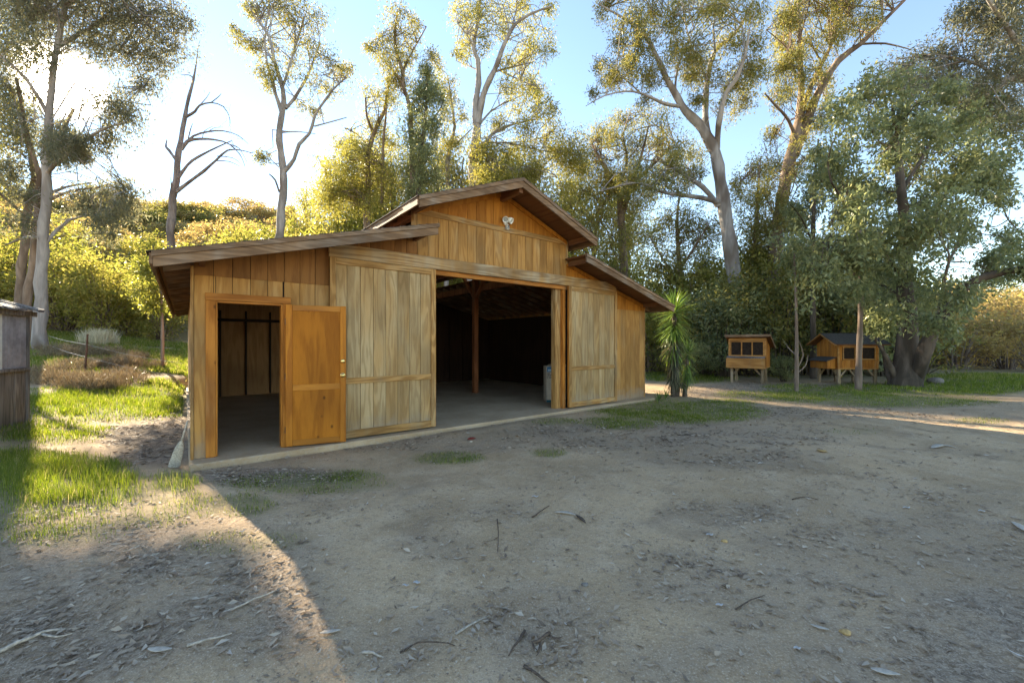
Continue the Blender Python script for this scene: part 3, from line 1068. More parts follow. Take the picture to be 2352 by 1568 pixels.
def Z5(*pts): return [(x * .3418, y * .3418, r) for x, y, r in pts]
def Z6(*pts): return [(689 + x * .3418, y * .3418, r) for x, y, r in pts]
def Z7(*pts): return [(1301.5 + x * .4881, y * .4881, r) for x, y, r in pts]
def Z8(*pts): return [(1761 + x * .6349, y * .6349, r) for x, y, r in pts]


LE, LYL, LG, LD, LS = M['leaf_euc'], M['leaf_yellow'], M['leaf_green'], M['leaf_dark'], M['leaf_grey']
BP, BB, BK = M['bark_pale'], M['bark_brown'], M['bark_dark']

# left group, the sun behind their crowns
tree('eucalyptus_tree', 'tall pale-trunked eucalyptus in front of the sun, beside the small shed', 17.0, [
    [(97, 800, 11.5), (95, 650, 10.5), (103, 480, 9), (110, 330, 7.6), (118, 200, 6.2), (140, 60, 4.8), (165, -60, 4.5), (190, -160, 3)],
    [(104, 560, 4), (160, 505, 3.2), (240, 490, 2), (290, 510, 1.2)], [(100, 548, 4), (60, 545, 3), (15, 562, 1.6)],
    [(106, 400, 4.5), (165, 340, 3.5), (230, 300, 2.2), (290, 280, 1.2)], [(112, 270, 4.5), (60, 180, 3.2), (0, 130, 2)],
    [(130, 110, 4.5), (220, 60, 3.5), (330, 40, 2.2), (400, 80, 1.2)], [(150, 10, 4), (260, -40, 3), (370, -60, 2)], [(104, 450, 4), (150, 430, 3), (210, 420, 2)]],
    [(60, 60, 80), (150, 30, 90), (250, 30, 90), (340, 50, 80), (395, 100, 50), (300, 120, 70), (215, 100, 60), (410, 40, 45), (360, 150, 45), (330, 200, 40),
     (250, 240, 55), (300, 270, 45), (50, 290, 55), (270, 330, 35), (285, 430, 45), (30, 400, 50), (215, 450, 50), (20, 190, 50), (250, 490, 35), (60, 110, 55), (120, -60, 120), (300, -60, 120), (40, -50, 100), (130, 325, 40), (172, 352, 30), (180, 325, 28), (120, 345, 34), (160, 315, 32), (150, 350, 26), (145, 335, 36), (168, 362, 28), (190, 345, 24), (128, 352, 30), (224, 316, 26), (215, 470, 34), (265, 490, 34), (40, 500, 38), (55, 440, 34), (235, 535, 28), (300, 470, 28)],
    BP, LS, .14, .12, 17, 78, 1.6, spread=1.0, droop=1.0)
tree('eucalyptus_tree', 'brown-trunked eucalyptus standing just left of the pale trunk', 18.6, [
    [(62, 795, 8.5), (68, 660, 7.8), (84, 520, 7), (92, 420, 6), (130, 330, 5), (170, 250, 3)], [(86, 520, 4), (30, 470, 3), (-30, 420, 2)], [(94, 420, 5), (60, 300, 4), (40, 180, 3)], [(90, 470, 4), (160, 440, 3), (230, 430, 2)]],
    [(40, 330, 55), (10, 260, 60), (0, 420, 50), (50, 230, 50), (240, 440, 34)], BB, LE, .15, .12, 14, 80, 1.4, droop=.9)
tree('eucalyptus_tree', 'leaning tan-trunked eucalyptus farthest left behind the small shed', 20.5, [
    [(36, 780, 9), (47, 640, 8.2), (64, 500, 7), (78, 410, 6), (60, 300, 6), (20, 200, 4)], [(72, 470, 4), (20, 430, 3), (-40, 360, 2)]],
    [(10, 150, 60), (-20, 260, 60), (30, 90, 60), (-30, 360, 50), (60, 20, 60)], BB, LE, .15, .12, 14, 80, 1.4, droop=.9)

# the dead tree
tree('dead_tree', 'bare dead tree with long drooping grey branches on the slope', 30.0, [
    Z5((1150, 1640, 8.20), (1150, 1400, 7.79), (1170, 1270, 7.38), (1195, 1100, 6.15), (1215, 950, 5.33), (1240, 790, 4.10), (1270, 650, 3.28), (1300, 530, 2.46), (1315, 450, 1.64), (1330, 330, 0.82), (1345, 270, 0.41)),
    Z5((1185, 1290, 4.13), (1250, 1240, 3.67), (1370, 1150, 3.21), (1450, 1080, 2.53), (1530, 1010, 1.84), (1620, 1010, 1.26), (1700, 1030, 0.69)),
    Z5((1200, 1200, 3.44), (1260, 1110, 2.98), (1340, 1050, 2.53), (1480, 980, 1.61), (1560, 945, 0.69)),
    Z5((1215, 1010, 3.90), (1260, 950, 3.44), (1340, 935, 2.76), (1450, 940, 2.07), (1540, 970, 1.38), (1620, 1050, 0.92), (1645, 1120, 0.46)),
    Z5((1225, 985, 2.98), (1300, 915, 2.53), (1400, 885, 1.95), (1500, 880, 1.38), (1600, 910, 0.92), (1670, 970, 0.46)),
    Z5((1190, 1090, 3.44), (1140, 1010, 2.98), (1117, 985, 2.30), (1122, 940, 1.15)),
    Z5((1255, 785, 2.76), (1310, 750, 2.53), (1340, 710, 2.18), (1420, 690, 1.61), (1500, 715, 1.15), (1540, 780, 0.80), (1548, 830, 0.46)),
    Z5((1300, 525, 1.72), (1270, 505, 1.26), (1210, 505, 0.69)), Z5((1420, 690, 1.26), (1470, 650, 0.92), (1485, 630, 0.46)), Z5((1340, 710, 1.15), (1385, 660, 0.80), (1410, 620, 0.46)),
    Z5((1160, 1300, 1.84), (1150, 1240, 1.26), (1148, 1190, 0.69)), Z5((1265, 930, 1.49), (1280, 870, 1.15), (1295, 830, 0.57)),
    Z5((1540, 970, 1.03), (1610, 1000, 0.80), (1660, 1090, 0.46)), Z5((1450, 1080, 1.38), (1540, 1085, 1.03), (1612, 1118, 0.57)), Z5((1460, 1050, 1.15), (1560, 1060, 0.80), (1630, 1110, 0.46)), Z5((1400, 885, 1.03), (1440, 860, 0.69), (1500, 855, 0.46)), Z5((1360, 930, 1.03), (1375, 880, 0.69), (1430, 850, 0.46))],
    [(535, 340, 14), (550, 330, 12), (525, 245, 10), (540, 365, 12), (520, 310, 14)], M['bark_dead'], None, dead=True, twigs=26, tw_r=.006, depth=.8, droop=1.2)

# thin eucalyptus left of the barn roof
tree('eucalyptus_tree', 'slender forked eucalyptus rising above the left lean-to roof', 26.0, [
    Z5((1880, 1700, 9.5), (1880, 1568, 9), (1890, 1400, 8.6), (1905, 1200, 8), (1890, 1100, 7.5), (1880, 950, 7), (1890, 790, 6.5), (1910, 700, 5.5), (1900, 600, 5), (1870, 500, 4.4), (1840, 400, 3.8), (1810, 250, 3), (1740, 150, 2.2), (1680, 50, 1.4)),
    Z5((1890, 760, 4.4), (1855, 640, 4), (1830, 540, 3.4), (1790, 420, 2.8), (1780, 260, 2)), Z5((1915, 1150, 4.6), (1980, 1070, 4.2), (2010, 970, 3.8), (2080, 900, 3.4), (2110, 800, 3), (2140, 740, 2.6), (2240, 600, 2), (2330, 520, 1.2)),
    Z5((1915, 730, 4), (1980, 660, 3.6), (2040, 560, 3.2), (2080, 480, 2.6), (2150, 300, 1.6)), Z5((2110, 850, 2), (2240, 815, 1.4), (2330, 790, .8)), Z5((1900, 590, 3.2), (1960, 400, 2.6), (2020, 200, 1.8), (2060, 80, 1)),
    Z5((1875, 1290, 2.4), (1850, 1210, 2), (1810, 1170, 1.2)), Z5((1900, 890, 1.8), (2000, 885, 1.3), (2120, 900, .7))],
    [(610, 40, 38), (660, 25, 42), (720, 35, 36), (690, 80, 36), (560, 90, 28), (590, 120, 28), (620, 100, 32), (680, 130, 32), (640, 165, 28), (745, 130, 32), (785, 165, 32), (600, 170, 28), (720, 190, 28), (760, 205, 28),
     (700, 240, 22), (730, 255, 20), (640, -10, 60), (620, 200, 20), (600, 365, 22), (590, 345, 16), (800, 160, 20), (540, 70, 16), (580, 30, 26)],
    BP, LE, .16, .13, 13, 62, 1.3)

# behind the barn
tree('eucalyptus_tree', 'tall leaning eucalyptus with tufted crown behind the barn', 29.0, [
    Z6((762, 1500, 6.5), (760, 1300, 6), (750, 1000, 5.5), (740, 740, 5), (700, 600, 4.4), (690, 480, 4), (640, 330, 3.2), (640, 180, 2.4), (660, 60, 1.5)),
    Z6((700, 600, 2.4), (620, 470, 2), (500, 350, 1.4), (430, 290, .8)), Z6((690, 480, 2.2), (760, 340, 1.8), (850, 180, 1.2)), Z6((735, 720, 2), (830, 600, 1.6), (900, 480, 1))],
    [(908, 30, 30), (900, 80, 34), (962, 55, 20), (950, 95, 26), (870, 115, 30), (930, 130, 32), (903, 150, 34), (845, 105, 18), (985, 130, 24), (930, 190, 30), (900, 190, 28)], BB, LE, .17, .13, 12, 70, 1.3, group=None)
tree('eucalyptus_tree', 'yellow-green eucalyptus with forked trunk behind the lean-to roof', 31.0, [
    Z6((450, 1500, 7), (455, 1250, 6), (460, 1050, 5.4), (500, 880, 4.8), (560, 760, 4), (590, 620, 3), (600, 520, 2)), Z6((490, 890, 3), (450, 780, 2.4), (440, 660, 1.6)), Z6((470, 1000, 2.4), (380, 900, 1.8), (300, 860, 1)), Z6((550, 1380, 3.4), (560, 1000, 2.8), (575, 800, 2), (585, 700, 1))],
    [(862, 215, 32), (895, 225, 32), (845, 280, 32), (818, 330, 38), (800, 375, 38), (855, 370, 40), (790, 425, 42), (850, 435, 42), (885, 300, 36), (760, 455, 36), (900, 400, 40), (830, 480, 40), (775, 330, 22), (740, 470, 34)] + fill([(730, 360), (880, 290), (960, 420), (860, 480), (720, 520)], 30, 12, 2), BB, LYL, .17, .13, 11, 66, 1.8)
tree('eucalyptus_tree', 'dark-topped bushy eucalyptus between the two tall ones behind the barn', 28.0, [
    Z6((790, 1500, 6), (800, 1200, 5), (830, 900, 4), (850, 700, 3), (850, 520, 1.5)), Z6((830, 900, 2.4), (900, 800, 1.8), (960, 700, 1))],
    [(980, 160, 22), (985, 190, 26), (970, 225, 32), (1000, 225, 28), (955, 265, 34), (990, 290, 34), (940, 320, 34), (975, 350, 36), (940, 390, 38), (990, 410, 36), (945, 450, 30)], BK, LD, .16, .16, 15, 85, 1.3)
tree('eucalyptus_tree', 'airy pale eucalyptus just left of the tall twin trunk', 31.0, [
    Z6((985, 1500, 5.5), (990, 1200, 5), (1000, 1020, 4.2), (1040, 850, 3.4), (1020, 700, 2.6), (1000, 560, 1.6)), Z6((1010, 1000, 2.2), (1100, 920, 1.6), (1160, 860, 1))],
    [(1020, 190, 26), (1035, 225, 28), (1030, 270, 30), (1060, 260, 22), (1030, 320, 28), (1055, 330, 24), (1020, 370, 28), (1050, 400, 30), (1035, 440, 24), (1010, 150, 20)], BP, LE, .17, .13, 11, 66, 1.3)
tree('eucalyptus_tree', 'tall twin-trunked eucalyptus directly behind the barn ridge', 28.0, [
    Z6((1155, 1560, 12), (1160, 1240, 11), (1170, 1050, 10.5), (1185, 860, 9.5), (1180, 740, 7.5), (1200, 560, 6.5), (1195, 400, 5.5), (1170, 320, 4.5), (1200, 100, 3), (1215, -50, 2)),
    Z6((1195, 830, 8), (1230, 640, 7), (1280, 530, 6.2), (1330, 420, 5.4), (1380, 280, 4.4), (1450, 160, 3.4), (1560, 90, 2.4), (1700, 40, 1.2)),
    Z6((1195, 1010, 4.4), (1260, 940, 4), (1320, 880, 3.4), (1450, 830, 2.6), (1600, 800, 1.4)), Z6((1200, 850, 2.6), (1280, 750, 2), (1400, 680, 1.3), (1500, 640, .8)), Z6((1320, 480, 2.4), (1430, 450, 1.8), (1560, 420, 1)), Z6((1190, 470, 1.8), (1120, 440, 1.2), (1050, 410, .7)),
    Z6((1175, 340, 2), (1120, 230, 1.4), (1060, 160, .8)), Z6((1420, 200, 2), (1450, 80, 1.5), (1460, -30, 1)), Z6((1330, 470, 1.8), (1480, 540, 1.2), (1620, 600, .7)), Z6((1250, 960, 2.2), (1400, 960, 1.6), (1560, 1000, 1))],
    [(1060, 30, 32), (1100, 15, 36), (1080, 70, 34), (1140, 25, 36), (1200, 15, 36), (1150, 70, 30), (1110, 100, 26), (1068, 100, 26), (1055, 130, 16), (1215, 60, 26), (1222, 110, 34), (1252, 110, 28), (1195, 140, 28), (1165, 140, 22),
     (1165, 200, 28), (1200, 190, 34), (1232, 210, 30), (1185, 240, 34), (1240, 252, 34), (1268, 240, 20), (1150, 285, 28), (1210, 300, 36), (1268, 300, 32), (1130, 345, 32), (1180, 350, 36), (1240, 350, 36), (1288, 345, 30), (1110, 400, 34), (1160, 395, 36), (1230, 390, 36), (1300, 390, 34), (1260, 20, 20)] + fill([(1080, 320), (1340, 320), (1340, 450), (1080, 440)], 34, 16, 2),
    BP, LYL, .17, .13, 12, 66, 1.5)
tree('eucalyptus_tree', 'dense olive-crowned eucalyptus seen right of the barn ridge', 30.0, [
    [(1432, 620, 9), (1430, 540, 8.5), (1425, 480, 8), (1415, 430, 6.5), (1380, 370, 4), (1360, 330, 2)], [(1428, 500, 5), (1455, 420, 4), (1475, 350, 3), (1490, 290, 1.6)], [(1420, 440, 4), (1440, 370, 3), (1430, 310, 2)], [(1455, 420, 3), (1510, 370, 2.2), (1550, 330, 1.2)]],
    fill([(1345, 340), (1390, 270), (1470, 240), (1560, 260), (1600, 330), (1590, 420), (1500, 440), (1420, 430), (1350, 420)], 34, 22, 2.5) + [(1340, 440, 32), (1390, 470, 36), (1450, 480, 34), (1360, 510, 32), (1420, 545, 36), (1480, 540, 34), (1330, 390, 24), (1400, 590, 34)],
    BB, LE, .17, .13, 11, 72, 1.6)

# big eucalypts right of the barn
tree('eucalyptus_tree', 'largest smooth grey eucalyptus with spreading limbs right of the barn', 21.0, [
    Z7((805, 1600, 18), (800, 1480, 17), (790, 1300, 16), (770, 1150, 15), (745, 1000, 14), (725, 850, 13), (700, 720, 12), (660, 640, 11.5), (620, 580, 10), (560, 520, 8.8), (520, 460, 7.5), (470, 370, 6.5), (420, 260, 5.2), (370, 170, 4.2), (290, 100, 3), (150, 20, 1.6)),
    Z7((672, 650, 8), (655, 580, 7.4), (655, 480, 7), (665, 360, 6), (700, 240, 5), (800, 150, 3.6), (880, 0, 2.2)), Z7((705, 700, 7), (712, 620, 6.4), (720, 560, 6), (750, 440, 5), (800, 370, 4), (840, 260, 2.6), (860, 140, 1.5)),
    Z7((735, 960, 6), (640, 930, 5), (520, 915, 4.2), (440, 900, 3.4), (340, 860, 2.6), (230, 880, 1.6), (160, 900, .8)), Z7((715, 970, 6.5), (640, 880, 5.5), (580, 840, 4), (500, 790, 2.6), (430, 740, 1.4)),
    Z7((530, 500, 4.2), (470, 490, 3.8), (430, 475, 3.4), (350, 440, 2.6), (280, 430, 2), (180, 450, 1.4), (90, 500, .7)), Z7((510, 450, 3), (520, 330, 2.4), (560, 220, 1.8), (620, 90, 1)), Z7((665, 380, 2.6), (600, 250, 2), (560, 120, 1.2), (540, 0, .8)),
    Z7((350, 440, 2), (270, 370, 1.6), (200, 310, 1), (120, 260, .6)), Z7((400, 230, 2), (320, 220, 1.4), (230, 200, .8)), Z7((700, 240, 2.4), (690, 120, 1.8), (720, 0, 1.2))],
    [(1395, 20, 32), (1450, 45, 36), (1500, 35, 40), (1560, 25, 40), (1620, 35, 40), (1680, 25, 40), (1735, 30, 36), (1480, 95, 32), (1420, 110, 30), (1540, 105, 32), (1600, 110, 36), (1670, 110, 36), (1722, 100, 32), (1400, 165, 30), (1450, 165, 30), (1375, 150, 20), (1500, 185, 24),
     (1580, 180, 30), (1640, 180, 30), (1700, 180, 32), (1738, 160, 28), (1712, 230, 28), (1600, 235, 22), (1690, 262, 22), (1660, 235, 20), (1480, 225, 20), (1500, -50, 80), (1650, -50, 80), (1560, 430, 32), (1500, 450, 30), (1440, 405, 28), (1590, 400, 26), (1525, 400, 30), (1540, 370, 26), (1470, 385, 26), (1430, 435, 22), (1360, 215, 14)] + fill([(1380, -20), (1770, -20), (1750, 220), (1640, 270), (1560, 150), (1400, 190)], 30, 9, 2.2),
    BP, LE, .14, .12, 17, 78, 1.6)
tree('eucalyptus_tree', 'dark forked eucalyptus behind the gap between the two coops', 22.0, [
    Z8((2, 1330, 18), (0, 1250, 16.5), (20, 1000, 15), (50, 760, 13.5), (75, 620, 12.5), (100, 520, 12), (118, 430, 9.5), (125, 330, 7), (122, 200, 5), (118, 80, 3.4), (110, -30, 2.4)),
    Z8((100, 560, 11), (132, 480, 10), (180, 350, 8.5), (260, 220, 7), (340, 160, 5.6), (420, 80, 4.2), (500, 0, 3)), Z8((122, 420, 7), (150, 340, 6), (185, 260, 5), (230, 170, 4), (270, 60, 2.6), (300, -30, 1.6)),
    Z8((105, 500, 4.4), (80, 440, 3.6), (55, 405, 3), (30, 380, 2.4), (-5, 340, 1.4)), Z8((340, 160, 2.4), (430, 158, 1.8), (520, 180, 1)), Z8((190, 395, 2.6), (250, 390, 2), (300, 410, 1)), Z8((122, 230, 2), (60, 160, 1.5), (0, 110, .9))],
    [(1785, 30, 36), (1840, 20, 40), (1900, 20, 40), (1960, 20, 36), (2010, 30, 28), (1800, 90, 32), (1860, 90, 36), (1920, 90, 32), (1972, 60, 32), (1790, 160, 32), (1840, 165, 30), (1890, 160, 26), (1800, 225, 28), (1850, 235, 22), (1780, 300, 28), (1900, 230, 20), (1905, 280, 18), (1820, 390, 28), (1770, 385, 32), (1850, 365, 24), (1800, 455, 32), (1750, 440, 30),
     (1830, -50, 70), (1950, -50, 70), (1770, 520, 34), (1830, 500, 32)] + fill([(1765, -20), (2060, -20), (1990, 90), (1900, 260), (1860, 330), (1770, 320)], 30, 9, 2.2),
    M['bark_brown'], LE, .14, .12, 16, 80, 1.6)

tree('understory_tree', 'loose grey-green young eucalyptus growing between the two big grey trunks', 24.0, [
    [(1745, 800, 7), (1742, 680, 6), (1735, 560, 5), (1740, 460, 3.4), (1745, 380, 1.6)], [(1740, 640, 3), (1690, 560, 2.2), (1640, 500, 1.2)], [(1737, 580, 3), (1790, 510, 2.2), (1830, 460, 1.2)]],
    fill([(1690, 420), (1750, 350), (1820, 400), (1850, 520), (1840, 620), (1700, 640), (1690, 520)], 34, 22, 2.0), BB, LE, .15, .15, 11, 66, 1.5)
tree('understory_tree', 'bushy olive young eucalyptus left of the largest grey trunk', 25.0, [
    [(1570, 800, 7), (1568, 700, 6), (1560, 600, 5), (1555, 510, 3.4), (1560, 450, 1.6)], [(1565, 660, 3), (1520, 590, 2.2), (1490, 540, 1.2)], [(1562, 620, 3), (1600, 560, 2.2), (1625, 520, 1.2)]],
    fill([(1480, 560), (1520, 500), (1600, 480), (1650, 520), (1650, 640), (1600, 680), (1500, 660)], 34, 20, 2.0), BB, LE, .15, .15, 11, 66, 1.5)

# the broad leafy tree on the right and the limb of its neighbour
crown_poly = [(1990, 190), (2060, 150), (2140, 190), (2230, 210), (2330, 260), (2352, 330), (2310, 400), (2300, 470), (2350, 540), (2420, 600), (2350, 650), (2260, 660), (2200, 720), (2110, 760), (2030, 740), (1960, 720), (1890, 660), (1855, 560), (1850, 460), (1880, 370), (1930, 300), (1960, 230)]
tree('broadleaf_tree', 'broad leafy tree with ivy-dark trunk beside the gabled coop', 15.0, [
    [(2078, 905, 30), (2080, 840, 24), (2085, 760, 19), (2078, 650, 15), (2080, 540, 12), (2070, 440, 9), (2060, 340, 6), (2050, 250, 3)],
    [(2098, 880, 15), (2115, 830, 14), (2145, 755, 12), (2190, 690, 10), (2230, 650, 8.5), (2290, 628, 7), (2380, 615, 5), (2440, 620, 3)], [(2080, 600, 7), (2140, 500, 5), (2200, 400, 3.4), (2260, 330, 2)], [(2078, 640, 6), (2010, 560, 4.4), (1950, 480, 3), (1910, 420, 1.6)],
    [(2070, 440, 4.4), (2130, 340, 3), (2160, 260, 1.6)], [(2060, 880, 7), (2035, 820, 5), (2010, 780, 3)], [(2060, 890, 10), (2040, 860, 6), (2028, 800, 3), (2020, 740, 1.6)], [(2082, 700, 4), (2040, 660, 3), (1980, 640, 1.6)], [(2150, 750, 4), (2180, 600, 3), (2230, 520, 1.6)]],
    fill(crown_poly, 40, 74, 3.6), BK, LD, .14, .20, 14, 66, 2.0, droop=.8, spread=1.0, tw_r=.009)
tree('eucalyptus_tree', 'grey-leaved eucalyptus leaning in at the upper right corner', 17.5, [
    [(2560, 880, 24), (2530, 600, 20), (2470, 360, 16), (2400, 220, 11), (2352, 178, 8.5), (2310, 188, 7.5), (2262, 228, 6.5), (2222, 262, 5), (2180, 300, 3)], [(2400, 220, 7), (2330, 90, 5), (2270, 0, 3.4), (2240, -80, 2)], [(2300, 190, 4), (2250, 150, 3), (2180, 130, 1.6)]],
    fill([(2010, 190), (2100, 130), (2160, 60), (2230, -20), (2400, -40), (2420, 250), (2360, 330), (2280, 300), (2200, 250), (2100, 220)], 42, 46, 2.0), BP, LS, .14, .13, 11, 66, 1.6)

# thin trees round the coops
tree('sapling', 'thin pale sapling standing alone between the two coops', 13.0, [
    [(1829, 897, 4.2), (1830, 800, 3.6), (1829, 720, 3), (1827, 640, 2.2), (1822, 560, 1.2)], [(1832, 855, 1.8), (1850, 840, 1.3), (1856, 815, .6)], [(1831, 845, 1.6), (1845, 815, 1.1), (1834, 780, .6)], [(1829, 815, 1.4), (1812, 800, 1), (1798, 780, .5)]],
    [(1815, 600, 26), (1835, 560, 26), (1800, 545, 24), (1850, 610, 20)], M['bark_brown'], LD, .13, .2, 14, 50, .6, tw_r=.006)
tree('young_tree', 'straight grey young tree growing in front of the gabled coop', 13.6, [
    [(1971, 893, 6.5), (1973, 820, 6), (1976, 740, 5.4), (1978, 660, 4.8), (1976, 560, 4.4), (1972, 450, 2.4)], [(1977, 660, 2.4), (1950, 610, 1.8), (1920, 590, 1)], [(1977, 600, 2.2), (2010, 560, 1.6), (2030, 530, .8)]],
    [(1950, 600, 34), (1985, 560, 36), (1920, 600, 30), (2020, 540, 34), (1960, 500, 36), (1990, 640, 30), (1940, 660, 26), (2000, 700, 24), (1965, 440, 34)], BB, LD, .13, .2, 16, 70, .9, tw_r=.008)
tree('young_tree', 'dark slender trunk behind the gap left of the gabled coop', 18.0, [
    [(1868, 875, 6.5), (1868, 760, 6), (1866, 640, 5.4), (1868, 520, 4.4), (1872, 400, 3), (1880, 320, 1.6)], [(1868, 560, 2), (1840, 500, 1.4), (1815, 470, .8)]],
    [(1870, 480, 34), (1840, 520, 34), (1890, 420, 34), (1860, 580, 30), (1820, 480, 28), (1880, 350, 28)], BK, LD, .14, .18, 14, 74, 1.0)

# ------------------------------------------------------------------ shrubs: a few built shapes, copied to many places
def shrub_proto(name, r, hgt, n, leaf_m, bark_m, leaf, lw, droop=.4, stems=7, base=.06):
    tw = TB()
    lp = []
    k = 0
    sub = max(14, int(n / 130))
    for i in range(sub):
        a = rng.uniform(0, 2 * math.pi)
        t = rng.uniform(0, 1) ** .6
        zz = hgt * (base + (1 - base) * rng.uniform(.05, 1.0) ** .8)
        rr = r * t * math.sqrt(max(.05, 1 - (zz / hgt - .38) ** 2 * 1.9))
        en = np.array((math.cos(a) * rr, math.sin(a) * rr, zz))
        st = np.array((math.cos(a) * r * .12, math.sin(a) * r * .12, -.1))
        q = np.array([st, st * .5 + en * np.array((.3, .3, .5)), en * np.array((.75, .75, .85)), en])
        tw.tube(q, np.array((.035, .024, .014, .004)) * (r / 1.6) ** .5, 4)
        m = int(n / sub)
        cs = en + rng.normal(size=(4, 3)) * r * .16
        lp.append(cs[rng.integers(0, 4, m)] + rng.normal(size=(m, 3)) * r * np.array((.115, .115, .10)))
    lp = np.vstack(lp)
    lp = lp[lp[:, 2] > 0.02]
    return tw.mesh('stems', False), leaves_mesh('foliage', lp, leaf, lw, droop), bark_m, leaf_m


PROTO = {
    'green': [shrub_proto('s', 1.7, 3.0, 4800, LG, BB, .13, .22) for _ in range(3)],
    'yellow': [shrub_proto('s', 1.7, 3.0, 6500, LYL, BB, .14, .2) for _ in range(2)],
    'dark': [shrub_proto('s', 1.6, 2.8, 4200, lf, BK, .12, .24) for lf in (LD, LE, LD)],
    'scrub': [shrub_proto('s', 1.6, 1.5, 2600, M['leaf_brown'], BB, .17, .2) for _ in range(2)],
    'scrub_green': [shrub_proto('s', 1.6, 1.7, 2600, LE, BB, .17, .22) for _ in range(2)],
    'brush': [shrub_proto('s', 1.2, .42, 2000, M['dry_stem'], BB, .30, .022, -2.2) for _ in range(2)],
    'pale': [shrub_proto('s', 1.7, 2.6, 3000, M['leaf_brown'], M['bark_dead'], .13, .18) for _ in range(2)],
}


def shrub(kind, x, y, s=1.0, sz=None, label=None, group=None, name='shrub', cat='shrub', sink=0.05):
    st, fo, bm, lm = PROTO[kind][rng.integers(len(PROTO[kind]))]
    o = empty(name, (x, y, h1(x, y) - sink), rng.uniform(0, 6.28))
    o.scale = (s * rng.uniform(.9, 1.1), s * rng.uniform(.9, 1.1), s * (sz or 1))
    link('stems', st, bm, o)['kind'] = 'stuff'
    link('foliage', fo, lm, o)['kind'] = 'stuff'
    tag(o, label, cat, group)
    return o


def at(px, d):
    return (px - CX) / F * d, d


# bright willowy growth on the bank left of the barn
for px, d, s, sz in ((150, 24, 1.4, .95), (230, 23, 1.2, .9), (300, 25, 1.4, .95), (20, 25, 1.6, 1.1), (100, 27, 1.5, 1.1), (370, 24, 1.0, 1.0), (-40, 23, 1.5, 1.2), (190, 29, 1.6, .95), (270, 31, 1.5, .85), (350, 31, 1.5, .8), (330, 27, 1.2, .9)):
    x, y = at(px, d)
    shrub(('green', 'green', 'yellow')[rng.integers(3)], x, y, s * rng.uniform(.75, 1.1), sz * rng.uniform(.7, 1.15), 'bright yellow-green backlit shrub in the thicket left of the barn', 'sunlit thicket left of the barn')
x, y = at(372, 14.2)
tree('young_tree', 'small sunlit green tree just behind the left end of the barn eave', 15.5, [
    [(372, 800, 3.6), (373, 740, 3), (370, 680, 2.4), (362, 610, 1.6), (350, 560, 1)], [(371, 700, 1.4), (350, 650, 1), (335, 620, .5)], [(370, 690, 1.4), (392, 660, 1), (400, 630, .5)]],
    [(350, 620, 34), (380, 600, 30), (335, 660, 30), (370, 660, 30), (345, 560, 28), (392, 650, 26), (360, 700, 24), (325, 610, 22), (340, 700, 18)], BB, LG, .11, .26, 18, 70, .6, tw_r=.006)
for px, d, s, sz in ((450, 32, 1.5, 1.05), (520, 34, 1.6, 1.1), (590, 33, 1.6, 1.25), (670, 35, 1.7, 1.3), (740, 33, 1.7, 1.4), (480, 42, 1.7, .9), (560, 44, 1.9, 1.1), (650, 43, 2.0, 1.25), (730, 42, 2.0, 1.4), (410, 40, 1.5, .8), (810, 36, 2.0, 1.6), (890, 35, 2.0, 1.6), (330, 44, 1.6, .8), (240, 46, 1.7, .8), (120, 44, 1.8, .9)):
    x, y = at(px, d)
    shrub('yellow' if rng.uniform() < .6 else 'green', x, y, s, sz, 'soft olive-green shrub crowding the foot of the hill behind the barn', 'shrubs along the foot of the hill')
for px, d, s, sz in ((960, 34, 2.0, 1.7), (1040, 35, 2.0, 1.7), (1120, 34, 2.0, 1.7), (1210, 35, 2.0, 1.7), (1290, 34, 2.0, 1.6), (1350, 33, 1.9, 1.6), (1420, 32, 1.9, 1.6)):
    x, y = at(px, d)
    shrub('yellow', x, y, s, sz * .8, 'tall yellow-green shrub standing behind the barn', 'shrubs behind the barn')
# scrub on the hillside
for i in range(150):
    px = rng.uniform(-60, 760); v = rng.uniform(40, 134)
    a = (px - CX) / F
    # depth at which this view line reaches v
    t = (v + (LX * VX + LY * VY)) / (a * VX + VY)
    x, y = a * t, t
    s = rng.uniform(.9, 1.9) * (1.0 + v / 130)
    shrub('scrub' if rng.uniform() < .72 else 'scrub_green', x, y, s, rng.uniform(.5, .95), 'low brown-green scrub bush dotted over the sunlit hillside', 'scrub bushes on the hillside', sink=.2)
# dry brush along the fence
for i in range(40):
    px = rng.uniform(75, 425); d = rng.uniform(10.8, 17.0)
    x, y = at(px, d)
    u_, v_ = to_uv(x, y)
    if u_ > -0.9: continue
    shrub('brush', x, y, rng.uniform(.4, .75), rng.uniform(.5, 1.0), 'dry brown weed clump in the brush along the wire fence', 'dry weeds along the fence', name='dry_weeds', cat='weeds')
# understory behind the coops and beside the yucca
for px, d, s, sz in ((1500, 22, 1.4, 1.3), (1560, 20, 1.2, 1.2), (1620, 19.5, 1.2, 1.3), (1660, 18.6, 1.1, 1.2), (1720, 19.5, 1.3, 1.5), (1790, 19, 1.3, 1.5), (1850, 20, 1.4, 1.6), (1910, 20, 1.4, 1.6), (1600, 23, 1.6, 1.7), (1690, 23.5, 1.7, 1.8), (1780, 24, 1.8, 1.9), (1960, 21, 1.5, 1.6), (2030, 19.5, 1.3, 1.4), (1530, 25, 1.6, 1.6), (1880, 25, 1.9, 1.9), (2000, 25, 1.9, 1.8), (2110, 20, 1.2, 1.2), (1470, 25, 1.4, 1.4), (1575, 17.6, .7, .9)):
    x, y = at(px, d)
    shrub('dark' if d < 22 else 'yellow', x, y, s, sz * (.8 if d < 22 else .62), *(('dense dark-leaved shrub in the shady thicket behind the coops', 'thicket behind the coops') if d < 22 else ('lighter olive shrub showing above the dark thicket behind the coops', 'olive shrubs behind the thicket')))
x, y = at(1800, 16.6)
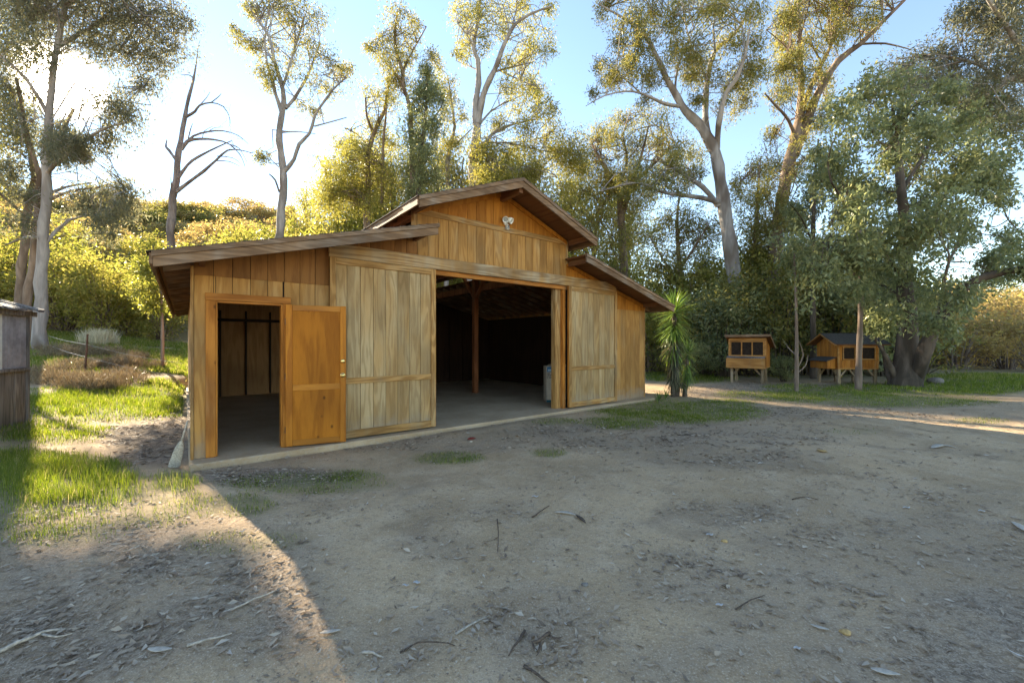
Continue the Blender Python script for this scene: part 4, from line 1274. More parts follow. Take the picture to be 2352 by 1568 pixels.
shrub('dark', x, y, .42, .8, 'small deep-green bush at the foot of the sapling between the coops')
for px, d, s, sz in ((2150, 27, 1.6, 1.2), (2200, 25, 1.4, 1.0), (2260, 28, 1.7, 1.2), (2310, 25, 1.5, 1.1), (2360, 28, 1.8, 1.3), (2230, 33, 2.2, 1.3), (2320, 34, 2.2, 1.4), (2420, 30, 2.0, 1.3), (2150, 35, 2.2, 1.3), (2380, 23, 1.3, 1.0), (2060, 34, 2.2, 1.5), (1960, 36, 2.3, 1.6), (1860, 36, 2.4, 1.6), (1760, 36, 2.4, 1.6), (1660, 36, 2.3, 1.6), (1560, 36, 2.3, 1.6), (1480, 36, 2.2, 1.6), (2250, 42, 2.8, 1.5), (2380, 44, 2.9, 1.5), (2120, 44, 2.9, 1.6)):
    x, y = at(px, d)
    shrub('pale' if px > 2090 and d < 34 else 'yellow', x, y, s, sz * (.8 if d < 34 else .5), 'pale sunlit bush in the bright scrub beyond the right-hand trees' if px > 2090 and d < 34 else 'hazy yellow-green bush far back behind the right-hand trees', 'bright scrub on the right' if px > 2090 and d < 34 else 'far bushes on the right')

# airy trees farther back that close the gaps between the near ones
def airy_proto(leaf_m, bark_m, n_tw):
    tw = TB(); lp = []
    hgt = 10.0
    trunk = resample(np.array([(0, 0, -.4, .22), (.2, .1, 2.5, .17), (-.1, .2, 5.5, .12), (.3, 0, 8.5, .05), (.3, 0, 9.8, .02)]), .6)
    tw.tube(trunk[:, :3], trunk[:, 3], 7)
    for i in range(n_tw):
        t = rng.uniform(.22, 1.0)
        st = trunk[int(t * .9 * (len(trunk) - 1)), :3]
        a = rng.uniform(0, 2 * math.pi)
        rr = rng.uniform(.5, 2.9) * (1.15 - .55 * t)
        en = st + np.array((math.cos(a) * rr, math.sin(a) * rr, rng.uniform(.2, 1.5)))
        q = np.array([st, st * .6 + en * .4 + np.array((0, 0, .25)), st * .2 + en * .8 + np.array((0, 0, .2)), en, en + np.array((0, 0, -.5))])
        tw.tube(q, np.array((.05, .035, .022, .012, .004)), 4)
        m = int(rng.uniform(60, 150))
        sc = q[rng.integers(2, 5, 6)] + rng.normal(size=(6, 3)) * .35
        lp.append(sc[rng.integers(0, 6, m)] + rng.normal(size=(m, 3)) * np.array((.24, .24, .30)))
    return tw.mesh('trunk', False), leaves_mesh('crown', np.vstack(lp), .19, .13, .8), bark_m, leaf_m


AIRY = [airy_proto(LYL, BP, 80), airy_proto(LE, BB, 76), airy_proto(LYL, BB, 70)]
for i, (px, d, s, k) in enumerate(((770, 38, .95, 0), (830, 42, 1.15, 1), (905, 40, 1.1, 2), (1000, 42, 1.3, 0), (1065, 39, 1.05, 1), (1150, 41, 1.2, 2), (1245, 40, 1.15, 0), (1310, 43, 1.15, 1), (1370, 39, 1.15, 2), (1450, 42, 1.3, 0), (1120, 46, 1.25, 1), (960, 47, 1.3, 1), (870, 46, 1.2, 0), (1200, 47, 1.3, 1), (1290, 46, 1.2, 2), (700, 44, .8, 2))):
    x, y = at(px, d)
    tr, cr, bm, lm = AIRY[k]
    o = empty('eucalyptus_tree', (x, y, h1(x, y)), rng.uniform(0, 6.28))
    zs = 1.6 if px < 1400 else 1.4
    o.scale = (s * rng.uniform(1.2, 1.5), s * rng.uniform(1.2, 1.5), s * zs)
    link('trunk', tr, bm, o); link('crown', cr, lm, o)['kind'] = 'stuff'
    tag(o, 'hazy light-leaved eucalyptus in the far belt behind the barn' if px < 1340 else 'hazy light-leaved eucalyptus in the far belt behind the big grey tree', 'tree', 'far trees behind the barn' if px < 1340 else 'far trees behind the big grey tree')

# ------------------------------------------------------------------ chicken coops
def coop_leg(root, x, y, z0, z1, sx=0, sy=0):
    MB().box(x - .045, x + .045, y - .045, y + .045, z0, z1, c=.004).build('leg', M['coop_leg'], root)
    if sx:
        MB().beam((x + sx * .05, y, z1 - .26), (x + sx * .26, y, z1 - .02), .05, .05, (0, 1, 0)).build('brace', M['coop_leg'], root)
    if sy:
        MB().beam((x, y + sy * .05, z1 - .26), (x, y + sy * .26, z1 - .02), .05, .05, (1, 0, 0)).build('brace', M['coop_leg'], root)


def boards(root, mat, a, b, z0, zt, plane, fixed, t=.018, w=.15, out=-1):
    """upright boards between a and b along x (plane 'x') or y (plane 'y')"""
    n = max(1, round((b - a) / w))
    s = (b - a) / n
    for i in range(n):
        p, q = a + i * s + .002, a + (i + 1) * s - .002
        f0, f1 = sorted((fixed, fixed + out * t * -1))
        top = zt if callable(zt) else (lambda c: zt)
        if plane == 'x':
            MB().prism([(p, z0), (q, z0), (q, top(q)), (p, top(p))], f0, f1).build('board', mat, root)
        else:
            vv = [(f0, p, z0), (f0, q, z0), (f0, q, top(q)), (f0, p, top(p)), (f1, p, z0), (f1, q, z0), (f1, q, top(q)), (f1, p, top(p))]
            MB().add(vv, [(3, 2, 1, 0), (4, 5, 6, 7), (0, 1, 5, 4), (1, 2, 6, 5), (2, 3, 7, 6), (3, 0, 4, 7)]).build('board', mat, root)


def window(root, x0, x1, z0, z1, panes, y=-.012):
    w = MB().box(x0, x1, y + .022, y + .030, z0, z1).build('window', M['pane'], root)
    t = .045
    MB().box(x0 - t, x1 + t, y - .012, y + .012, z1, z1 + t, c=.003).build('frame', M['coop_trim'], w)
    MB().box(x0 - t, x1 + t, y - .012, y + .012, z0 - t, z0, c=.003).build('frame', M['coop_trim'], w)
    for i in range(panes + 1):
        xx = x0 + (x1 - x0) * i / panes
        xx0 = xx - t if i == 0 else (xx if i == panes else xx - t / 2)
        MB().box(xx0, xx0 + t, y - .010, y + .014, z0 + .001, z1 - .001, c=.003).build('frame', M['coop_trim'], w)
    return w


c1 = empty('chicken_coop', (8.45, 16.12, h1(8.9, 15.9)), math.atan2(-.63, .776))
tag(c1, 'slant-roofed wooden coop on legs with three dark front panes', 'coop')
W1, D1, ZB = 1.26, 1.0, .60
rf = lambda y: 1.80 - (y + .16) * .34
for x, y, sx in ((.10, .08, 1), (W1 - .14, .08, -1), (.10, D1 - .08, 0), (W1 - .14, D1 - .08, 0)):
    coop_leg(c1, x, y, -.15, ZB, sx)
MB().box(0.0, W1, .0, D1, ZB, ZB + .05, c=.004).build('floor', M['coop_trim'], c1)
boards(c1, M['coop'], 0.02, D1 - .02, ZB + .051, lambda y: rf(y) - .02, 'y', W1, out=1)
boards(c1, M['coop'], 0.02, D1 - .02, ZB + .051, lambda y: rf(y) - .02, 'y', 0.0, out=-1)
boards(c1, M['coop'], 0.02, W1 - .02, ZB + .051, rf(D1) - .02, 'x', D1, out=1)
MB().box(.0, W1, -.012, .012, rf(0) - .12, rf(0) - .02, c=.003).build('top_rail', M['coop_trim'], c1)
for x in (0.0, W1 - .05):
    MB().box(x, x + .05, -.02, .03, ZB + .4, rf(0) - .121, c=.003).build('corner_post', M['coop_trim'], c1)
window(c1, .098, W1 - .098, 1.08, rf(0) - .17, 3)
MB().box(-.06, W1 - .02, -.16, -.02, ZB - .02, ZB + .36, c=.006).build('nest_box', M['coop_trim'], c1)
MB().beam((W1 / 2 - .04, -.17, ZB + .375), (W1 / 2 - .04, -.01, ZB + .43), W1 + .02, .022, (0, 0, 1)).build('nest_box_lid', M['grey_board'], c1)
roof1 = MB()
y0, y1 = -.16, D1 + .14
roof1.add([(-.10, y0, rf(y0)), (W1 + .14, y0, rf(y0)), (W1 + .14, y1, rf(y1)), (-.10, y1, rf(y1)), (-.10, y0, rf(y0) + .05), (W1 + .14, y0, rf(y0) + .05), (W1 + .14, y1, rf(y1) + .05), (-.10, y1, rf(y1) + .05)],
          [(3, 2, 1, 0), (4, 5, 6, 7), (0, 1, 5, 4), (1, 2, 6, 5), (2, 3, 7, 6), (3, 0, 4, 7)])
r1 = roof1.build('roof', M['soffit'], c1)
MB().box(-.11, W1 + .15, y0 - .022, y0 - .001, rf(y0) - .03, rf(y0) + .06, c=.003).build('fascia', M['fascia'], r1)
MB().add([(W1 + .141, y0, rf(y0) - .03), (W1 + .165, y0, rf(y0) - .03), (W1 + .165, y1, rf(y1) - .03), (W1 + .141, y1, rf(y1) - .03), (W1 + .141, y0, rf(y0) + .062), (W1 + .165, y0, rf(y0) + .062), (W1 + .165, y1, rf(y1) + .062), (W1 + .141, y1, rf(y1) + .062)],
         [(3, 2, 1, 0), (4, 5, 6, 7), (0, 1, 5, 4), (1, 2, 6, 5), (2, 3, 7, 6), (3, 0, 4, 7)]).build('fascia', M['fascia'], r1)

c2 = empty('chicken_coop', (12.2, 15.45, h1(12.6, 15.8)), 0)
tag(c2, 'gable-roofed orange coop on legs with charcoal shingles and nest box', 'coop')
L2, W2, Z2, E2, R2 = 1.50, 1.10, .56, 1.46, 1.88
gab = lambda y: R2 - .03 - abs(y - W2 / 2) * (R2 - E2) / (W2 / 2 + .2) * 1.0
for x, y, sx, sy in ((.06, .06, 1, 1), (.72, .06, -1, 0), (L2 - .08, .06, -1, 0), (.06, W2 - .06, 0, -1), (.72, W2 - .06, 0, 0), (L2 - .08, W2 - .06, -1, 0)):
    coop_leg(c2, x, y, -.15, Z2, sx, sy)
MB().box(0, L2, 0, W2, Z2, Z2 + .05, c=.004).build('floor', M['coop_trim'], c2)
boards(c2, M['coop'], .02, W2 - .02, Z2 + .051, lambda y: gab(y) - .03, 'y', 0.0, out=-1)
boards(c2, M['coop'], .02, W2 - .02, Z2 + .051, lambda y: gab(y) - .03, 'y', L2, out=1)
boards(c2, M['coop'], .02, L2 - .02, Z2 + .051, E2 + .06, 'x', W2, out=1)
boards(c2, M['coop'], .0, L2, Z2 + .051, .90, 'x', 0.0, out=-1)
boards(c2, M['coop'], .0, .14, .90, E2 + .10, 'x', 0.0, out=-1)
boards(c2, M['coop'], .66, .84, .90, E2 + .10, 'x', 0.0, out=-1)
boards(c2, M['coop'], L2 - .10, L2, .90, E2 + .10, 'x', 0.0, out=-1)
MB().box(.14, .66, 0, .02, 1.40, E2 + .10).build('top_rail', M['coop_trim'], c2)
MB().box(.84, L2 - .1, 0, .02, 1.40, E2 + .10).build('top_rail', M['coop_trim'], c2)
window(c2, .20, .60, .96, 1.37, 1)
window(c2, .90, L2 - .15, .96, 1.37, 1)
for x in (-.012, L2 - .04):
    MB().box(x, x + .052, -.016, .04, Z2 + .05, E2 + .08, c=.003).build('corner_post', M['coop_trim'], c2)
MB().add([(-.34, .10, Z2 + .02), (-.02, .10, Z2 + .02), (-.02, .98, Z2 + .02), (-.34, .98, Z2 + .02), (-.34, .10, .87), (-.02, .10, .99), (-.02, .98, .99), (-.34, .98, .87)],
         [(3, 2, 1, 0), (4, 5, 6, 7), (0, 1, 5, 4), (1, 2, 6, 5), (2, 3, 7, 6), (3, 0, 4, 7)]).build('nest_box', M['coop'], c2)
MB().beam((-.40, .54, .865), (-.005, .54, 1.015), .98, .024, (0, 0, 1)).build('nest_box_lid', M['coop_shingle'], c2)
r2 = MB()
for s in (-1, 1):
    ys = W2 / 2 + s * (W2 / 2 + .2)
    q = [(-.24, W2 / 2, R2), (L2 + .28, W2 / 2, R2), (L2 + .28, ys, E2), (-.24, ys, E2)]
    vv = q + [(a, b, c_ + .035) for a, b, c_ in q]
    ff = [(3, 2, 1, 0), (4, 5, 6, 7), (0, 1, 5, 4), (1, 2, 6, 5), (2, 3, 7, 6), (3, 0, 4, 7)]
    r2.add(vv, [f[::-1] for f in ff] if s > 0 else ff)
r2 = r2.build('roof', M['soffit'], c2)
for s in (-1, 1):
    n = 7
    for i in range(n):
        t0, t1 = i / n, (i + 1.25) / n
        xa = -.27
        while xa < L2 + .30:
            w = rng.uniform(.17, .26)
            xb = min(xa + w, L2 + .31)
            f = lambda t: (W2 / 2 + s * (W2 / 2 + .22) * (1 - t), E2 + (R2 - E2) * t + .037)
            (ya, za), (yb, zb) = f(t0), f(min(t1, 1.02))
            dz = rng.uniform(.012, .02)
            q = [(xa, ya, za + dz - .01), (xb - .006, ya, za + dz - .01), (xb - .006, yb, zb + .004), (xa, yb, zb + .004)]
            qq = [(a, b, c_ + .008) for a, b, c_ in q]
            MB().add(q + qq, [(3, 2, 1, 0), (4, 5, 6, 7), (0, 1, 5, 4), (1, 2, 6, 5), (2, 3, 7, 6), (3, 0, 4, 7)]).build('shingle', M['coop_shingle'], r2)
            xa = xb
    a, b = (W2 / 2, R2), (W2 / 2 + s * (W2 / 2 + .21), E2 - .005)
    MB().beam((-.25, a[0], a[1] + .005), (-.25, b[0], b[1] + .005), .022, .08, (1, 0, 0)).build('fascia', M['coop_trim'], r2)

# ------------------------------------------------------------------ small shed at the left edge
SZ = h1(-8.6, 7.2)
shed = empty('shed', (-8.62, 7.35, 0), math.atan2(-.907, .42))
tag(shed, 'small shed with corrugated grey panels and rough roof at the left edge', 'shed')
SB = SZ - .15
wl = MB()
wl.box(-.0, 2.6, -2.2, -.045, SB, 1.98).build('core', M['grey_board'], shed)
xx = 0.0
for i in range(18):
    w = rng.uniform(.13, .16)
    MB().box(xx + .002, min(xx + w, 2.6) - .002, -.043, -.020 + rng.uniform(-.003, .003), SB, .985).build('board', M['grey_board'], shed)
    xx += w
    if xx > 2.55: break
MB().box(-.03, 2.62, -.043, .03, .99, 1.045, c=.005).build('sill_rail', M['grey_board'], shed)


def corrugated(x0, x1, z0, z1, y):
    n = int((x1 - x0) / .0085)
    xs = np.linspace(x0, x1, n)
    ys = y + .011 * np.sin(xs * 2 * math.pi / .068)
    v = np.concatenate([np.stack([xs, ys, np.full(n, z0)], 1), np.stack([xs, ys, np.full(n, z1)], 1)])
    i = np.arange(n - 1)[:, None]
    return np_mesh('corrugated_panel', v, np.concatenate([i, i + n, i + n + 1, i + 1], 1), True)


M['corr'] = plain('weathered_corrugated_sheet', (.30, .275, .28), 0.5, 0.25, 0.4, noise=0.25, ns=5)
M['corr_light'] = plain('translucent_corrugated_sheet', (.58, .54, .47), 0.5, 0.0, 0.4, noise=0.12, ns=8)
for x0, x1, m_ in ((0.0, .62, 'corr'), (.60, .82, 'corr_light'), (.80, 1.45, 'corr'), (1.43, 2.6, 'corr')):
    link('corrugated_panel', corrugated(x0, x1, 1.046, 2.02, -.022 + (.004 if m_ == 'corr_light' else 0)), M[m_], shed)
MB().box(-.045, -.002, -.05, .012, SB, 2.02, c=.004).build('corner_post', M['grey_board'], shed)
for i in range(22):
    x = -.16 + i * .13
    zz = 2.03 + rng.uniform(-.012, .02)
    e = rng.uniform(.10, .24)
    MB().add([(x, -1.6, zz + .55), (x + .126, -1.6, zz + .55), (x + .126, e, zz), (x, e, zz), (x, -1.6, zz + .575), (x + .126, -1.6, zz + .575), (x + .126, e, zz + .03), (x, e, zz + .03)],
             [(3, 2, 1, 0)[::-1], (4, 5, 6, 7)[::-1], (0, 1, 5, 4)[::-1], (1, 2, 6, 5)[::-1], (2, 3, 7, 6)[::-1], (3, 0, 4, 7)[::-1]]).build('roof_shake', M['grey_board'], shed)
MB().box(-.18, 2.7, .015, .05, 1.95, 2.035, c=.006).build('eave_board', M['grey_board'], shed)

# ------------------------------------------------------------------ wire fence
fx, fy = at(194, 13.0)
fz = h1(fx, fy)
fence = empty('wire_fence', (fx, fy, fz))
tag(fence, 'rusty metal fence post with two strands of wire in the dry weeds', 'fence')
MB().beam((0, 0, -.2), (.10, 0, 1.28), .035, .035, (1, 0, 0)).build('post', M['iron'], fence)
MB().beam((.01, .02, .0), (.09, .02, 1.27), .008, .03, (1, 0, 0)).build('flange', M['iron'], fence)
tx, ty = at(110, 16.9)
for z, tz in ((.95, .62), (.55, .25)):
    pts = [np.array((tx - fx, ty - fy, h1(tx, ty) - fz + tz)), np.array(((tx - fx) / 2, (ty - fy) / 2, (h1(tx, ty) - fz + tz + z) / 2 - .03)), np.array((.07, 0, z))]
    q = resample(np.array([(*p, 0) for p in pts]), .3)[:, :3]
    MB().tube(q, np.full(len(q), .006), 5).build('wire', M['wire'], fence)
gx, gy = at(420, 12.4)
for z in (.95, .55):
    pts = [np.array((.07, 0, z)), np.array(((gx - fx) / 2, (gy - fy) / 2, (h1(gx, gy) - fz) / 2 + z - .05)), np.array((gx - fx, gy - fy, h1(gx, gy) - fz + z))]
    q = resample(np.array([(*p, 0) for p in pts]), .3)[:, :3]
    MB().tube(q, np.full(len(q), .004), 5).build('wire', M['wire'], fence)

# ------------------------------------------------------------------ yucca beside the right corner of the barn
def rosette(name, c, n, length, e0, e1, sag, mat, parent, w=.05):
    vv, ff, rr = [], [], []
    seg = 5
    for i in range(n):
        az = i * 2.39996 + rng.uniform(-.2, .2)
        t = (i + .5) / n
        el = math.radians(e0 + (e1 - e0) * t + rng.uniform(-7, 7))
        L = length * rng.uniform(.75, 1.1) * (0.8 + .2 * math.sin(math.pi * t))
        p = np.array(c, float) + np.array((math.cos(az), math.sin(az), 0)) * .03 + np.array((0, 0, .16 * t - .08))
        b = len(vv)
        wd = w * rng.uniform(.7, 1.1)
        side = np.array((-math.sin(az), math.cos(az), 0))
        r = rng.uniform()
        for k in range(seg + 1):
            s = k / seg
            e = el - sag * s * s
            if k: p = p + L / seg * np.array((math.cos(az) * math.cos(e), math.sin(az) * math.cos(e), math.sin(e)))
            ww = wd * (0.55 + 1.2 * s if s < .3 else (1 - s) ** .75 * 1.15) * .5
            up = np.array((-math.cos(az) * math.sin(e), -math.sin(az) * math.sin(e), math.cos(e)))
            vv += [p + side * ww + up * ww * .35, p, p - side * ww + up * ww * .35]
            rr += [r] * 3
        for k in range(seg):
            o = b + k * 3
            ff += [(o, o + 1, o + 4, o + 3), (o + 1, o + 2, o + 5, o + 4)]
    return link(name, np_mesh(name, np.array(vv), np.array(ff), True, {'rnd': np.array(rr)}), mat, parent)


yx, yy = gpt(1553, 907)
yz = h1(yx, yy)
yu = empty('yucca', (yx, yy, yz))
tag(yu, 'tall spiky yucca with green leaf heads beside the right corner of the barn', 'yucca')
MB().tube(resample(np.array([(0, 0, -.1, .10), (-.01, .02, .6, .085), (-.03, 0, 1.4, .075), (-.05, 0, 2.35, .06)]), .3)[:, :3], [.10, .10, .095, .09, .085, .08, .078, .075, .07, .065][:10] if False else np.linspace(.105, .06, len(resample(np.array([(0, 0, -.1, .10), (-.01, .02, .6, .085), (-.03, 0, 1.4, .075), (-.05, 0, 2.35, .06)]), .3))), 9).build('trunk', M['bark_dark'], yu, True)
q = resample(np.array([(.22, -.05, -.1, 0), (.25, -.02, .5, 0), (.33, 0, 1.15, 0)]), .25)[:, :3]
MB().tube(q, np.linspace(.07, .045, len(q)), 8).build('trunk', M['bark_dark'], yu, True)
q = resample(np.array([(-.12, -.1, -.1, 0), (-.14, -.08, .5, 0), (-.10, -.02, 1.3, 0)]), .25)[:, :3]
MB().tube(q, np.linspace(.06, .045, len(q)), 8).build('trunk', M['bark_dark'], yu, True)
rosette('leaf_rosette', (-.05, 0, 2.40), 120, .80, -25, 86, .35, M['yucca'], yu)
rosette('leaf_rosette', (-.04, 0, 2.05), 70, .72, -50, 8, .5, M['yucca'], yu)
rosette('leaf_rosette', (-.08, -.02, 1.50), 90, .66, -72, -5, .5, M['yucca_dead'], yu)
rosette('leaf_rosette', (-.06, -.02, 1.15), 70, .60, -82, -35, .35, M['yucca_dead'], yu)
rosette('leaf_rosette', (.33, 0, 1.20), 70, .50, -40, 85, .4, M['yucca'], yu, .042)
rosette('leaf_rosette', (.30, 0, .85), 50, .50, -80, -20, .4, M['yucca'], yu, .042)
rosette('leaf_rosette', (.12, -.1, .40), 46, .42, -75, 40, .5, M['yucca_dead'], yu, .04)
rosette('leaf_rosette', (-.06, .0, 1.85), 80, .70, -68, -10, .5, M['yucca'], yu)
rosette('leaf_rosette', (-.08, -.03, 1.30), 80, .62, -78, -12, .45, M['yucca'], yu)
rosette('leaf_rosette', (-.08, -.05, .85), 80, .52, -84, -25, .4, M['yucca_dead'], yu)
rosette('leaf_rosette', (.28, -.03, .60), 60, .46, -84, -20, .4, M['yucca'], yu, .042)
rosette('leaf_rosette', (-.10, -.06, .50), 60, .46, -84, -10, .4, M['yucca_dead'], yu, .042)
for k, (px, py, s) in enumerate(((1513, 918, .30), (1530, 912, .24))):
    x, y = gpt(px, py)
    o = empty('yucca_pup', (x, y, h1(x, y)))
    rosette('leaf_rosette', (0, 0, .02), 26, s, 5, 80, .4, M['yucca'], o, .035)
    tag(o, 'larger low green yucca pup at the barn corner, nearer the slab' if k == 0 else 'smaller low yucca pup right beside the yucca trunk', 'yucca pup')

# ------------------------------------------------------------------ floodlight on the gable
lx, ly = from_uv(4.975, -.026)
fl = empty('floodlight', (lx, ly, 3.78), BARN_ROT)
tag(fl, 'white twin-head floodlight with motion sensor on the barn gable', 'floodlight')
MB().lathe([(.0, -.012), (.05, -.012), (.055, -.004), (.055, .024)], (0, -.0, .115), 18, 'y').build('base_plate', M['lamp_white'], fl, True)
for s in (-1, 1):
    hd = empty('lamp_head', (s * .055, -.055, .165), 0, fl)
    hd.rotation_euler = (math.radians(-62), 0, math.radians(30 * s))
    MB().lathe([(.0, .10), (.02, .10), (.028, .085), (.04, .06), (.058, .0), (.062, -.055), (.057, -.055), (.05, -.03), (.0, -.028)], (0, 0, 0), 20).build('shade', M['lamp_white'], hd, True)
    MB().lathe([(.0, -.036), (.035, -.034), (.048, -.029), (.049, -.025)], (0, 0, 0), 18).build('lens', M['lens'], hd, True)
    MB().tube([(s * .012, -.008, .125), (s * .04, -.04, .15)], [.012, .012], 8).build('arm', M['lamp_white'], fl, True)
se = MB()
se.tube([(0, -.01, .10), (0, -.035, .06)], [.012, .012], 8)
se.build('sensor_arm', M['lamp_white'], fl, True)
MB().box(-.035, .035, -.085, -.02, -.035, .062, c=.014).build('sensor', M['lamp_white'], fl, True)
MB().lathe([(.0, -.093), (.016, -.091), (.02, -.0855)], (0, 0, -.008), 14, 'y').build('sensor_lens', M['lens'], fl, True)

# ------------------------------------------------------------------ carton inside the doorway
ct = empty('carton', (.865, 10.35, 0.001), math.radians(6))
tag(ct, 'tall printed cardboard carton with blue top band just inside the doorway', 'carton')
MB().box(0, .52, 0, .42, 0, .90, c=.004).build('body', M['card_white'], ct)
MB().box(.012, .508, -.0022, -.001, .755, .885).build('blue_panel', M['card_blue'], ct)
MB().box(.0, .52, -.0022, -.001, .0, .055).build('teal_band', M['card_teal'], ct)
MB().add([(.03, -.0034, .775), (.20, -.0034, .78), (.235, -.0034, .83), (.16, -.0034, .85), (.10, -.0034, .82), (.04, -.0034, .825)], [(0, 1, 2, 3, 4, 5)]).build('picture', M['card_pale'], ct)
MB().add([(.25, -.0034, .77), (.42, -.0034, .77), (.44, -.0034, .86), (.33, -.0034, .84)], [(0, 1, 2, 3)]).build('picture', M['card_pale'], ct)
pr = MB()
for z, h_, x1 in ((.70, .026, .50), (.655, .030, .46), (.60, .030, .40)):
    x = .022
    while x < x1:
        w = rng.uniform(.012, .022)
        pr.box(x, x + w, -.0024, -.001, z, z + h_ * rng.choice((.75, 1, 1)))
        x += w + rng.choice((.006, .006, .006, .022))
for r in range(9):
    z = .53 - r * .03
    x = .12 + rng.uniform(0, .05)
    while x < .38:
        w = rng.uniform(.01, .03)
        pr.box(x, x + w, -.0024, -.001, z, z + .009)
        x += w + .009
pr = pr.build('printed_text', M['ink'], ct)
pr['kind'] = 'stuff'
dg = MB()
for i in range(3):
    for j in range(2):
        dg.box(.13 + j * .10, .20 + j * .10, -.0026, -.001, .12 + i * .055, .125 + i * .055)
        dg.box(.13 + j * .10, .134 + j * .10, -.0026, -.001, .126 + i * .055, .165 + i * .055)
dg = dg.build('printed_diagram', M['card_teal'], ct)
dg['kind'] = 'stuff'
MB().add([(0, 0, .901), (.52, 0, .901), (.50, -.14, .96), (.02, -.14, .955)][::1], [(0, 1, 2, 3)]).build('flap', M['card_white'], ct)

# ------------------------------------------------------------------ old broom leaning on the left corner
b0 = np.array((*gpt(399, 1066, -.05), 0.0)); b0[2] = h1(b0[0], b0[1]) + .01
wx, wy = from_uv(-.06, .02)
b1 = np.array((wx, wy, .50))
br = empty('straw_broom', tuple(b0))
tag(br, 'old grey straw broom with broken handle leaning on the left barn corner', 'broom')
dv = (b1 - b0)
LB = np.linalg.norm(dv); dv /= LB
sx_ = unit(np.cross(dv, np.array((VX, VY, 0))))
pt_ = lambda t, s=0.0, n=0.0: dv * t * LB + sx_ * s + np.cross(sx_, dv) * n
MB().tube([pt_(.42), pt_(.7), pt_(1.0)], [.012, .011, .010], 8).build('handle', M['stick_grey'], br, True)
hm = MB()
vv = []
for t, w, th in ((.0, .062, .010), (.22, .056, .016), (.40, .046, .020), (.50, .030, .020), (.56, .014, .014)):
    for k in range(10):
        a = 2 * math.pi * k / 10
        jag = rng.uniform(-.03, .02) if t == 0 else 0
        vv.append(pt_(t + jag, math.cos(a) * w, math.sin(a) * th))
ff = [(r * 10 + k, r * 10 + (k + 1) % 10, r * 10 + 10 + (k + 1) % 10, r * 10 + 10 + k) for r in range(4) for k in range(10)] + [tuple(range(9, -1, -1)), tuple(range(40, 50))]
hd_ = hm.add(vv, ff).build('bristles', M['straw'], br)
for t, w in ((.30, .0535), (.36, .0505), (.42, .046), (.48, .037)):
    MB().tube([pt_(t, math.cos(a) * w, math.sin(a) * .021) for a in np.linspace(0, 2 * math.pi, 15)], [.0035] * 15, 5, False).build('stitching', M['stick_grey'], br)

# ------------------------------------------------------------------ ground cover: grass, fallen leaves, chips (uncountable)
def clear_of_barn(x, y, front=-.32):
    u, v = to_uv(x, y)
    return ~((u > -.12) & (u < 9.95) & (v > front) & (v < 11.3))


def blades(pos, hgt, wid, dry):
    n = len(pos)
    az = rng.uniform(0, 2 * math.pi, n)
    lean = rng.uniform(.1, .75, n) * hgt
    dirv = np.stack([np.cos(az), np.sin(az), np.zeros(n)], 1)
    saz = az + rng.uniform(.8, 2.2, n)
    side = np.stack([np.cos(saz), np.sin(saz), np.zeros(n)], 1) * (wid * .5)[:, None]
    up = np.array((0, 0, 1.0))
    m = pos + dirv * (lean * .3)[:, None] + up * (hgt * .6)[:, None]
    t = pos + dirv * lean[:, None] + up * (hgt * rng.uniform(.8, 1.0, n))[:, None]
    v = np.stack([pos - side, pos + side, m + side * .75, m - side * .75, t], 1).reshape(-1, 3)
    i = np.arange(n)[:, None] * 5
    tri = np.concatenate([np.concatenate([i, i + 1, i + 2], 1), np.concatenate([i, i + 2, i + 3], 1), np.concatenate([i + 3, i + 2, i + 4], 1)])
    r = np.where(rng.uniform(size=n) < dry, rng.uniform(.93, 1, n), rng.uniform(0, .85, n))
    return v, tri, np.repeat(r, 5)


def scatter(arr, x0, x1, y0, y1, n, dens_cap):
    """points whose density per square metre follows a zone"""
    x = rng.uniform(x0, x1, n); y = rng.uniform(y0, y1, n)
    z = H(x, y)
    px, py = project(x, y, z)
    g = zone(px, py, arr) if arr is not None else np.ones(n)
    full = n / ((x1 - x0) * (y1 - y0))
    clump = 0.22 + 1.1 * (wob(x, y, 5.0, 3) * .5 + .5) ** 1.5 * (wob(x, y, 1.9, 8) * .5 + .5) * 2.6
    keep = (rng.uniform(size=n) < g * clump * dens_cap / full) & clear_of_barn(x, y) & (px > -150) & (px < 2500)
    return x[keep], y[keep], z[keep], px[keep], py[keep]


def grass_part(x0, x1, y0, y1, n, cap, wid, hs=1.0):
    x, y, z, px, py = scatter(GRASS, x0, x1, y0, y1, n, cap)
    best = np.zeros(len(x)); hh = np.full(len(x), .05); dd = np.zeros(len(x))
    for e in GRASS:
        q = e[4] * np.clip(1.35 - ((px - e[0]) / e[2]) ** 2 - ((py - e[1]) / e[3]) ** 2, 0, 1)
        up = q > best
        best[up] = q[up]; hh[up] = e[5] * (0.5 + 0.5 * np.clip(q[up] / e[4], 0, 1)); dd[up] = e[6]
    hgt = hh * rng.uniform(.45, 1.35, len(x)) * hs
    return blades(np.stack([x, y, z - .004], 1), hgt, wid * rng.uniform(.6, 1.3, len(x)), dd + .09)


def join(parts):
    v, f, r, o = [], [], [], 0
    for a, b, c in parts:
        v.append(a); f.append(b + o); r.append(c); o += len(a)
    return np.vstack(v), np.vstack(f), np.concatenate(r)


gp = [grass_part(-7, 1.5, 2.0, 6.5, 160000, 3800, .0045), grass_part(-16, -2, 6.0, 14, 220000, 1700, .008), grass_part(-1, 6, 5.0, 9.5, 90000, 2200, .006), grass_part(0, 22, 7, 13, 240000, 1300, .007), grass_part(3, 34, 13, 21, 200000, 520, .013, 1.3)]
